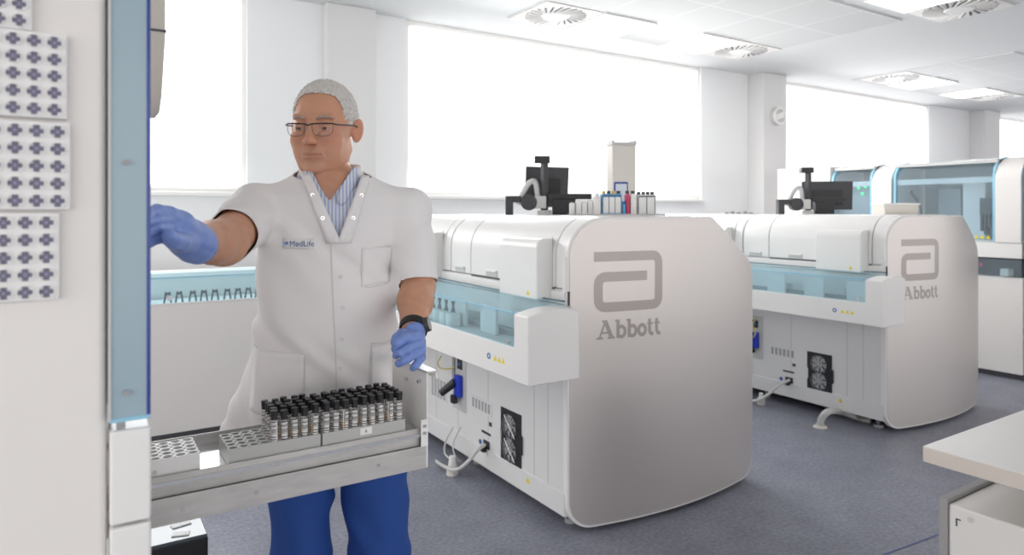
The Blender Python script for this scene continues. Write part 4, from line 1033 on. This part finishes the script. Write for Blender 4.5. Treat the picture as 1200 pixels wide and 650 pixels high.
cb = np.tile(np.array([0.64, 0.33, 0.21]), (len(vs1), 1))
cn = 0.5+0.5*np.sin(vs1[:, 0]*130+np.sin(vs1[:, 2]*90)*2)*np.sin(vs1[:, 1]*110+vs1[:, 2]*60)
cb = cb*(1-0.10*cn[:, None])
vs = np.concatenate([vs1, vshw]); F = np.concatenate([F1, Fh+len(vs1)])
me = mesh_from(vs, F, 'body'); ca = me.color_attributes.new('tint', 'FLOAT_COLOR', 'POINT')
ca.data.foreach_set('color', np.concatenate([np.concatenate([cb, ch]), np.ones((len(vs), 1))], 1).astype(np.float32).ravel())
body = link_mesh('body', me, M['skin'], man, local=True)
HMw = HM
def H(v): return HMw @ Vector(v)
def hobj(mb, name, m, parent=body, **k):
    mb.bm.transform(HMw); return mb.build(name, m, parent, local=True, **k)
# eyes
for s in (-1, 1):
    e = hobj(MB().sphere((s*.032, -.0785, .0015), .0125, 20), 'eye', mat('eye_white', (0.48, 0.42, 0.38), 0.25), smooth=True)
    look = Vector((-.18, -1, -.12)).normalized(); c = Vector((s*.032, -.0785, .0015))
    hobj(MB().cyl(c+look*.0105, c+look*.0129, .0062, .0050, n=18), 'iris', mat('iris_brown', (0.05, 0.03, 0.02), 0.2), e)
    hobj(MB().tube([(s*.014, -.0985, .0235), (s*.026, -.0975, .0285), (s*.040, -.0900, .0285), (s*.050, -.0790, .0235)], lambda t: .0030*sin(pi*(0.15+0.8*t))+.0008), 'eyebrow', mat('brow_grey', (0.40, 0.30, 0.25), 0.8), smooth=True)
# hair
def hair_f(P):
    Pm = P.copy(); Pm[..., 0] = np.abs(Pm[..., 0]); X, Y, Z = P[..., 0], P[..., 1], P[..., 2]
    n = .0016*np.sin(X*520+3*np.sin(Z*160))*np.sin(Y*480+2*np.sin(X*210))+.0012*np.sin(Z*430+X*300+4*np.sin(Y*90))
    d = ell(P, (0, .020, .0345), (.0795, .0980, .0935))+n
    zc_ = np.where(Z > -.01, (Z+.01)/.098, (Z+.01)/.14)
    mk = (((np.abs(X)/.0670)**3.2+np.abs(zc_)**3.2)**(1/3.2)-1)*.067
    mk = smax(mk, Y+.040-.12*np.clip(Z, -.05, .06), .012)
    d = smax(d, -mk+.0012*np.sin(X*700)*np.sin(Z*600+X*300), .004)
    d = smax(d, -(Z+.028+.30*(Y-.02)*0+np.where(Y < .03, (.03-Y)*0.55, -(Y-.03)*0.35)-.012), .003)
    d = smax(d, -ell(Pm, (.086, .010, -.006), (.015, .022, .034)), .003)
    return d
vh, Fq = nets(hair_f, (-.09, -.09, -.075), (.09, .13, .14), 0.0018)
hair = link_mesh('hair', mesh_from(vh@HR.T+HC, Fq, 'hair'), M['hair'], body, local=True)
# glasses
gl = hobj(MB().tube([(-.062, -.094, .010), (-.050, -.1075, .0125), (-.012, -.1165, .0115), (0, -.119, .0085), (.012, -.1165, .0115), (.050, -.1075, .0125), (.062, -.094, .010)], .0018), 'eyeglasses', M['black'], man, smooth=True)
for s in (-1, 1):
    rim = [(s*.0095, -.1165, .0105), (s*.0105, -.1155, -.008), (s*.020, -.1140, -.0165), (s*.044, -.1085, -.0165), (s*.0545, -.1040, -.008), (s*.056, -.1035, .0105)]
    hobj(MB().tube(rim, .0007), 'rim', M['dark'], gl, smooth=True)
    mb = MB(); mb.verts_faces([Vector(p) for p in rim], [tuple(range(6))]); hobj(mb, 'lens', glass('lens_%s' % s, (0.97, 0.96, 0.95), 0.05), gl, recalc=False)
    hobj(MB().tube([(s*.062, -.094, .010), (s*.0700, -.078, .0095), (s*.0790, -.030, .009), (s*.0820, .004, .008), (s*.083, .022, -.006)], .0016), 'temple', M['dark'], gl, smooth=True)
    hobj(MB().tube([(s*.0075, -.1165, .006), (s*.0085, -.110, .000), (s*.008, -.107, -.005)], .0008), 'nose_pad', M['chrome'], gl, smooth=True)

# ---- shirt and coat ------------------------------------------------------------------
Z_ = [0.80, 0.86, 0.95, 1.06, 1.20, 1.32, 1.39, 1.44, 1.475, 1.505, 1.56]
A_ = [.222, .216, .192, .174, .168, .170, .174, .150, .112, .082, .074]
B_ = [.145, .145, .142, .136, .135, .130, .122, .108, .092, .080, .072]
CX = [-.036, -.034, -.026, -.014, -.011, -.009, -.003, .0, .0, .0, .0]
CY = [.01, .01, .01, .01, .01, .012, .015, .02, .026, .030, .036]
def shirt_f(P):
    d = torso_d(P, Z_, A_, B_, CX, CY, 2.2, -.012)
    d = np.maximum(d, 1.15-P[..., 2])
    d = smax(d, P[..., 2]-(1.497+0.35*(P[..., 1]-.02)), .006)
    # open collar, V of skin
    zv = 1.425; hw = np.clip((P[..., 2]-zv)*0.62, 0, .2)
    cut = np.maximum(np.abs(P[..., 0]+.004)-hw, P[..., 1]-.0)
    return smax(d, -cut, .003)
def wr(P):
    X, Y, Z = P[..., 0], P[..., 1], P[..., 2]
    a = np.arctan2(X, -Y)
    low = ss(-Z, -1.10, -.88)
    d = .0095*low*np.sin(a*9+3*np.sin(Z*7))+.0022*np.sin(a*5+Z*22+2*np.sin(Z*13+X*9))
    d += .0046*np.sin(38*(Z+.55*X)+2.2*np.sin(12*X-4*Z))*ss(Z, .98, 1.1)*(1-ss(Z, 1.25, 1.42))*.8
    d += .0035*np.exp(-((Z-1.335-.25*(np.abs(X)-.16))/.018)**2)*ss(np.abs(X), .08, .15)*np.sin(60*X+40*Z)
    d += .0024*np.sin(55*X+30*Z+3*np.sin(24*Z+10*X))
    return d
def coat_f(P):
    d = torso_d(P, Z_, A_, B_, CX, CY, 2.25, 0.0)
    d = smin(d, ell(P, (0, -.02, 1.12), (.15, .135, .16)), .04)
    for S, E in ((SR, ER), (SL, EL)):
        d = smin(d, caps(P, (S[0]*0.45, .015, 1.425), S+np.array([0, .0, -.005]), .052, .062), .035)
        e2 = S+(E-S)*(0.98 if S is SR else 1.04)
        d = smin(d, caps(P, S+np.array([0, 0, -.005]), e2, .064, .057), .020)
    return d+wr(P)
vsh2, Fs = nets(shirt_f, (-.2, -.16, 1.13), (.2, .19, 1.56), 0.0045)
shirt = link_mesh('shirt', mesh_from(relax(vsh2, Fs), Fs, 'shirt'), M['shirt'], body, local=True)
vc, Fc = nets(coat_f, (-.42, -.42, .78), (.42, .22, 1.58), 0.0058)
vc = relax(vc, Fc, 1)
me = mesh_from(vc, Fc, 'coat'); bm = bmesh.new(); bm.from_mesh(me)
def cut_plane(co, no, sel=None):
    g = [v for v in bm.verts if sel is None or sel(v.co)]; gs = set(g)
    es = [e for e in bm.edges if e.verts[0] in gs and e.verts[1] in gs]; fs = [f for f in bm.faces if all(v in gs for v in f.verts)]
    bmesh.ops.bisect_plane(bm, geom=g+es+fs, plane_co=co, plane_no=no, clear_outer=True)
cut_plane((0, 0, .862), (0, 0.05, -1))
cut_plane((0, 0.02, 1.500), (0, -0.35, 1), lambda c: abs(c.x) < .12 and c.z > 1.4)
for S, E, q in ((SR, ER, 0.80), (SL, EL, 0.955)):
    c0 = Vector(S+(E-S)*q); dr = Vector(E-S).normalized()
    if S is SR: dr = (dr+Vector((0.15, 0, 0.3))).normalized()
    cut_plane(c0, dr, lambda c: (c-c0).length < .13 and (c-c0-dr*(c-c0).dot(dr)).length < .078 and (c.x > .162 if S is SL else (c.x < -.17 or c.y < -.13)))
# V neck: two slanting cuts in the front
AS = 0.034; zv = 1.329; cxv = 0.018; sl_ = 0.40
dead = []
def inV(c): return c.y < 0.02 and c.z > zv and abs(c.x-cxv+0.02*(c.z-zv)/0.17) < (c.z-zv)*sl_+.0
for s in (-1, 1):
    n = Vector((s*1.0, 0, -sl_)).normalized()
    g = [v for v in bm.verts if v.co.y < .02 and v.co.z > zv-.01 and abs(v.co.x-cxv) < .13]; gs = set(g)
    es = [e for e in bm.edges if e.verts[0] in gs and e.verts[1] in gs]; fs = [f for f in bm.faces if all(v in gs for v in f.verts)]
    bmesh.ops.bisect_plane(bm, geom=g+es+fs, plane_co=(cxv, 0, zv), plane_no=(1, 0, -s*(sl_-s*(-AS))))
def halfw(z, s): return (z-zv)*(sl_-s*(-AS)) if False else (z-zv)*(sl_+s*-AS)
dead = [f for f in bm.faces if (lambda c: c.y < .015 and c.z > zv and -(c.z-zv)*(sl_+AS)-1e-5 < (c.x-cxv) < (c.z-zv)*(sl_-AS)+1e-5)(f.calc_center_median())]
bmesh.ops.delete(bm, geom=dead, context='FACES')
bm.to_mesh(me); me.update()
bvh_bm = bm
bvh = BVHTree.FromBMesh(bm)
me.polygons.foreach_set('use_smooth', np.ones(len(me.polygons), bool))
coat = link_mesh('coat', me, M['coat'], body, local=True)
sd = coat.modifiers.new('solid', 'SOLIDIFY'); sd.thickness = .0025; sd.offset = -1
def hit(x, z, off=0.0, y0=-.5):
    r_ = bvh.ray_cast(Vector((x, y0, z)), Vector((0, 1, 0)))
    if r_[0] is None: return Vector((x, -.12, z))
    return Vector((x, r_[0].y-off, z))
def cloth_strip(pts, wdt, off, name, m, parent=coat, thick=.0018):
    """a narrow band lying on the coat along (x,z) points"""
    P = smooth_path([Vector((a, 0, b)) for a, b in pts], 10); mb = MB(); rows = []
    for i, p in enumerate(P):
        t = (P[min(i+1, len(P)-1)]-P[max(i-1, 0)]).normalized(); nn = Vector((-t.z, 0, t.x))
        rr = []
        for s in (-.5, -.17, .17, .5):
            q = p+nn*wdt*s; rr.append(hit(q.x, q.z, off))
        rows.append([mb.bm.verts.new(v) for v in rr])
    for a, b in zip(rows, rows[1:]):
        for k in range(3): mb.bm.faces.new((a[k], a[k+1], b[k+1], b[k]))
    o = mb.build(name, m, parent, local=True, smooth=True); s = o.modifiers.new('s', 'SOLIDIFY'); s.thickness = thick; s.offset = 0
    return o
def cloth_patch(quad, off, name, m, parent=coat, nx=10, nz=10):
    (a, b, c, d) = [Vector(q) for q in quad]; mb = MB(); g = []
    for j in range(nz+1):
        l = a.lerp(d, j/nz); r_ = b.lerp(c, j/nz); g.append([mb.bm.verts.new(hit(*l.lerp(r_, i/nx), off)) for i in range(nx+1)])
    for j in range(nz):
        for i in range(nx): mb.bm.faces.new((g[j][i], g[j][i+1], g[j+1][i+1], g[j+1][i]))
    o = mb.build(name, m, parent, local=True, smooth=True); s = o.modifiers.new('s', 'SOLIDIFY'); s.thickness = .0015; s.offset = 0
    return o
def XZ(px, py, dy=1.60):
    p = L(px, py, dy); return (p[0], p[2])
def surf(x, z):
    a = np.interp(z, Z_, A_); b = np.interp(z, Z_, B_); cy = np.interp(z, Z_, CY)
    q = max(0.02, 1-min(.98, abs(x/a)**2.25))**(1/2.25); ya = cy-b*q-.002
    h = bvh.ray_cast(Vector((x, -.5, z)), Vector((0, 1, 0)))
    if h[0] is not None and z < 1.45 and abs(h[0].y-ya) < .03: ya = h[0].y
    else:
        h = bvh.find_nearest(Vector((x, ya, z)))
        if h[0] is not None and (h[0]-Vector((x, ya, z))).length < .035: ya = h[0].y
    return float(ya)
# collar bands along the V
def vband(pts, name):
    mb = MB(); rows = []
    P = smooth_path([Vector(p) for p in pts], 8)
    for p, (wd, ) in zip(P, [(0.030,)]*len(P)):
        rows.append(p)
    return rows
nz_ = 14
for s in (-1, 1):
    mb = MB(); rows = []
    for i in range(nz_+1):
        z = zv-.004+(1.492-zv+.004)*i/nz_; w_ = max(0, (z-zv))*(sl_+AS if s < 0 else sl_-AS)
        xin = cxv+s*(w_-.004); xo = xin+s*(.033-.010*i/nz_); rr = []
        for t in (0, .33, .66, 1):
            x = xin+(xo-xin)*t; y = surf(x, z)-.0055
            rr.append(Vector((x, y, z)))
        rows.append([mb.bm.verts.new(v) for v in rr])
    for a, b in zip(rows, rows[1:]):
        for k in range(3): mb.bm.faces.new((a[k], a[k+1], b[k+1], b[k]))
    o = mb.build('lapel_band', M['coat'], coat, local=True, smooth=True); sdd = o.modifiers.new('s', 'SOLIDIFY'); sdd.thickness = .003; sdd.offset = 0
    for z in (1.385, 1.44):
        w_ = (z-zv)*(sl_+AS if s < 0 else sl_-AS); h0 = hit(cxv+s*(w_+.017), z)
        MB().ring((cxv+s*(w_+.013), h0.y-.008, z), (0, 1, 0), .0025, .0048, .002, 16).build('snap_button', M['chrome'], coat, local=True)
# standing collar of the coat round the neck
mb = MB(); rows = []
for i in range(41):
    a = radians(-128)+radians(256)*i/40
    rr = []
    for k, (dz, gr) in enumerate(((-.040, .028), (-.018, .014), (0.004, .004), (.020, -.002))):
        z = 1.492+dz+.018*(0.5+0.5*cos(a)); ax_ = .076+gr; by_ = .070+gr
        rr.append(mb.bm.verts.new((ax_*sin(a), .036+by_*cos(a), z)))
    rows.append(rr)
for a, b in zip(rows, rows[1:]):
    for k in range(3): mb.bm.faces.new((a[k], a[k+1], b[k+1], b[k]))
o = mb.build('collar', M['coat'], coat, local=True, smooth=True); sdd = o.modifiers.new('s', 'SOLIDIFY'); sdd.thickness = .004
# shirt collar leaves
for s in (-1, 1):
    mb = MB()
    pts = [(s*.010-.004, -.098, 1.432), (s*.030-.002, -.092, 1.402 if s > 0 else 1.41), (s*.066, -.052, 1.47), (s*.071, -.005, 1.502), (s*.060, -.020, 1.520), (s*.042, -.062, 1.492)]
    mb.verts_faces([Vector(p) for p in pts], [(0, 1, 2, 5), (5, 2, 3, 4)])
    o = mb.build('shirt_collar', M['shirt'], shirt, local=True, smooth=True); q = o.modifiers.new('sub', 'SUBSURF'); q.levels = 2; q.render_levels = 2; q2 = o.modifiers.new('s', 'SOLIDIFY'); q2.thickness = .003
# placket seam and buttons
plx = [XZ(388.5, 300)[0], XZ(390, 400)[0], XZ(391, 490)[0]]
cloth_strip([(XZ(388, 285)[0], 1.325), (XZ(391, 360)[0], XZ(391, 360)[1]), (XZ(394, 430)[0], XZ(394, 430)[1]), (XZ(395, 492)[0], .868)], .0022, .0012, 'placket_seam', M['coatseam'])
for px, py in ((399, 324), (401.5, 359), (400, 395), (398.5, 430)):
    x, z = XZ(px, py); h0 = hit(x, z); MB().ring((x, h0.y-.002, z), (0, 1, 0), .0028, .0045, .002, 16).build('snap_button', M['coatseam'], coat, local=True)
# pockets
def seam(pp, wd=.0018): cloth_strip([XZ(*p) for p in pp], wd, .001, 'pocket_seam', M['coatseam'])
cloth_patch([XZ(424, 337), XZ(459, 334), XZ(463, 290), XZ(425, 292)], .0014, 'chest_pocket', M['coat'])
seam([(425, 292), (463, 290)]); seam([(425, 292), (424, 320), (427, 334), (433, 338), (456, 335), (462, 325), (463, 290)])
cloth_patch([XZ(292, 480), XZ(355, 486), XZ(357, 412), XZ(297, 408)], .0018, 'side_pocket', M['coat'])
seam([(296, 405), (312, 414), (335, 419), (357, 411)], .003); seam([(357, 411), (358, 445), (356, 484)])
cloth_patch([XZ(436, 480), XZ(468, 478), XZ(468, 405), XZ(436, 408)], .0014, 'side_pocket', M['coat'])
seam([(436, 404), (452, 405), (466, 402)], .003); seam([(436, 404), (434, 440), (433, 475)])
# name badge
bd = cloth_patch([XZ(331.5, 290.5), XZ(368, 291.5), XZ(368, 279.5), XZ(331.5, 279)], .0032, 'badge', M['paper'], nx=6, nz=3)
me = text_mesh('MedLife', 0.0190, 0.0); cx, cz = XZ(354.0, 285.3); y0 = hit(cx, cz).y
dx = .02; sl2 = (hit(cx+dx, cz).y-hit(cx-dx, cz).y)/(2*dx)
for v in me.vertices:
    x, y = v.co.x*.92, v.co.y; v.co = (cx+x, y0-.0080+sl2*x, cz+y)
link_mesh('lettering', me, M['blue'], bd, local=True)
mb = MB(); hx_, hz_ = XZ(335.3, 284.8); yy = hit(hx_, hz_).y-.0068
n = 20; mb.verts_faces([Vector((hx_+.0062*(16*sin(2*pi*k/n)**3)/16, yy, hz_+.0062*(13*cos(2*pi*k/n)-5*cos(4*pi*k/n)-2*cos(6*pi*k/n)-cos(8*pi*k/n))/16)) for k in range(n)], [tuple(range(n))])
mb.build('emblem', M['cyan'], bd, local=True, recalc=False)
mb = MB(); mb.verts_faces([Vector((hx_+.002+.0032*(16*sin(2*pi*k/n)**3)/16, yy-.0004, hz_+.001+.0032*(13*cos(2*pi*k/n)-5*cos(4*pi*k/n)-2*cos(6*pi*k/n)-cos(8*pi*k/n))/16)) for k in range(n)], [tuple(range(n))])
mb.build('emblem_heart', M['red'], bd, local=True, recalc=False)

# ---- trousers and shoes -----------------------------------------------------------------
def tr_f(P):
    Z = P[..., 2]
    d = ell(P, (0, .01, .90), (.165, .125, .12))
    for sx, hx0, kx, r0, r1 in ((-1, -.078, -.074, .088, .068), (1, .098, .122, .092, .074)):
        d = smin(d, caps(P, (hx0, .005, .86), (kx, -.005, .52), r0, r1), .03)
        d = smin(d, caps(P, (kx, -.005, .52), (kx+sx*.01, .03, .08), r1, .060), .03)
    X, Y = P[..., 0], P[..., 1]
    d += .004*np.sin(34*Z+20*X+2.5*np.sin(26*X+9*Z))*ss(-Z, -.8, -.6)+.0025*np.sin(60*X-25*Z+2*np.sin(30*Z))
    d = np.maximum(d, Z-.95); return np.maximum(d, .05-Z)
vt, Ft = nets(tr_f, (-.26, -.16, .03), (.28, .18, .97), 0.006)
link_mesh('trousers', mesh_from(relax(vt, Ft), Ft, 'trousers'), M['trousers'], body, local=True)
for s, kx in ((-1, -.084), (1, .132)):
    def sh(P, s=s, kx=kx):
        d = smin(caps(P, (kx, .05, .05), (kx+s*.02, -.15, .035), .045, .040), caps(P, (kx, .04, .08), (kx, .03, .10), .045, .045), .02)
        return np.maximum(d, .004-P[..., 2])
    v_, f_ = nets(sh, (kx-.1, -.24, -.01), (kx+.1, .13, .17), 0.006)
    link_mesh('shoe', mesh_from(v_, f_, 'shoe'), M['rackwhite'], body, local=True)

# ---- gloves ---------------------------------------------------------------------------------
def glove(parts, lo_pad, name, k=.006, h=.0022):
    def f(P):
        d = None
        for a, b, ra, rb, kk in parts:
            q = caps(P, a, b, ra, rb); d = q if d is None else smin(d, q, kk)
        return d+.0005*np.sin(P[..., 2]*260+P[..., 0]*200)
    pts = np.array([p for a, b, *_ in parts for p in (a, b)]); lo = pts.min(0)-.04; hi = pts.max(0)+.04
    v_, f_ = nets(f, lo, hi, h)
    return link_mesh(name, mesh_from(relax(v_, f_, 1, .25), f_, name), M['glove'], body, local=True)
def chain(pl, rads, kk=.005):
    P = [L(*p) for p in pl]; return [(P[i], P[i+1], rads[i], rads[i+1], kk) for i in range(len(P)-1)]
# hand reaching into the machine
wR = L(222, 280, 1.214)
ax_ = wR-L(206, 268, 1.165)
parts = [(wR+ax_*.45, wR, .0375, .0345, .01), (wR, L(206, 268, 1.165), .0345, .031, .01)]
parts += [(L(212, 262, 1.17), L(196, 253, 1.13), .022, .018, .01), (L(212, 280, 1.17), L(198, 272, 1.13), .021, .018, .01)]
parts += chain([(198, 250, 1.13), (184, 247, 1.10), (172, 250, 1.07), (165, 256, 1.05)], [.0130, .0110, .0100, .0085], .003)
parts += chain([(197, 258, 1.125), (182, 257, 1.085), (170, 261, 1.06), (163, 267, 1.04)], [.0130, .0110, .0100, .0086], .0015)
parts += chain([(197, 267, 1.125), (182, 268, 1.085), (171, 272, 1.065), (164, 278, 1.045)], [.0125, .0106, .0096, .0084], .0015)
parts += chain([(199, 277, 1.13), (186, 279, 1.095), (176, 283, 1.08), (170, 287, 1.065)], [.0115, .0098, .0088, .0077], .0015)
parts += chain([(221, 284, 1.18), (211, 284, 1.125), (203, 281, 1.09), (197, 276, 1.075)], [.0185, .0155, .0128, .0108], .004)
glove(parts, .03, 'glove')
dirc = Vector(ax_).normalized(); cw = Vector(wR+ax_*.45)+dirc*.020
MB().ring(cw, dirc, .0315, .0335, .003, 28).build('glove_cuff', M['glove'], body, local=True, smooth=True)
# hand resting on the drawer end plate
parts = [(L(485, 389, 1.545), L(484, 402, 1.525), .0265, .024, .01), (L(490, 402, 1.52), L(491, 416, 1.515), .018, .014, .008), (L(479, 396, 1.52), L(478, 402, 1.51), .018, .015, .01)]
parts += chain([(487, 394, 1.505), (474, 396, 1.475), (465, 402, 1.468), (463, 409, 1.475)], [.0130, .0116, .0102, .0086], .003)
parts += chain([(491, 403, 1.50), (479, 408, 1.467), (470, 413, 1.462), (464, 416, 1.47)], [.0125, .0112, .0098, .0084], .0012)
parts += chain([(493, 411, 1.503), (482, 417, 1.472), (473, 423, 1.467), (467, 426, 1.474)], [.0120, .0106, .0094, .0082], .0012)
parts += chain([(494, 417, 1.51), (490, 424, 1.487), (486, 429, 1.48), (484, 431, 1.482)], [.0108, .0096, .0086, .0078], .0012)
parts += chain([(481, 391, 1.525), (471, 391, 1.500), (465, 395, 1.485), (462, 401, 1.480)], [.0135, .0118, .0104, .0088], .002)
glove(parts, .03, 'glove', h=.0019)
# watch
dw = Vector(WL-EL).normalized(); wc = Vector(WL)-dw*.010
wt = MB().ring(wc, dw, .0285, .0325, .020, 32).build('wrist_watch', M['rubber'], body, local=True, smooth=False)
sd_ = Vector((0.8, -0.6, 0.1)); sd_ = (sd_-dw*sd_.dot(dw)).normalized()
MB().cyl(wc+sd_*.029, wc+sd_*.039, .0175, .0165, n=24).build('watch_case', M['dark'], wt, local=True)
MB().cyl(wc+sd_*.039, wc+sd_*.0395, .013, n=24).build('watch_dial', M['grey'], wt, local=True)
print('objects', len(bpy.data.objects))
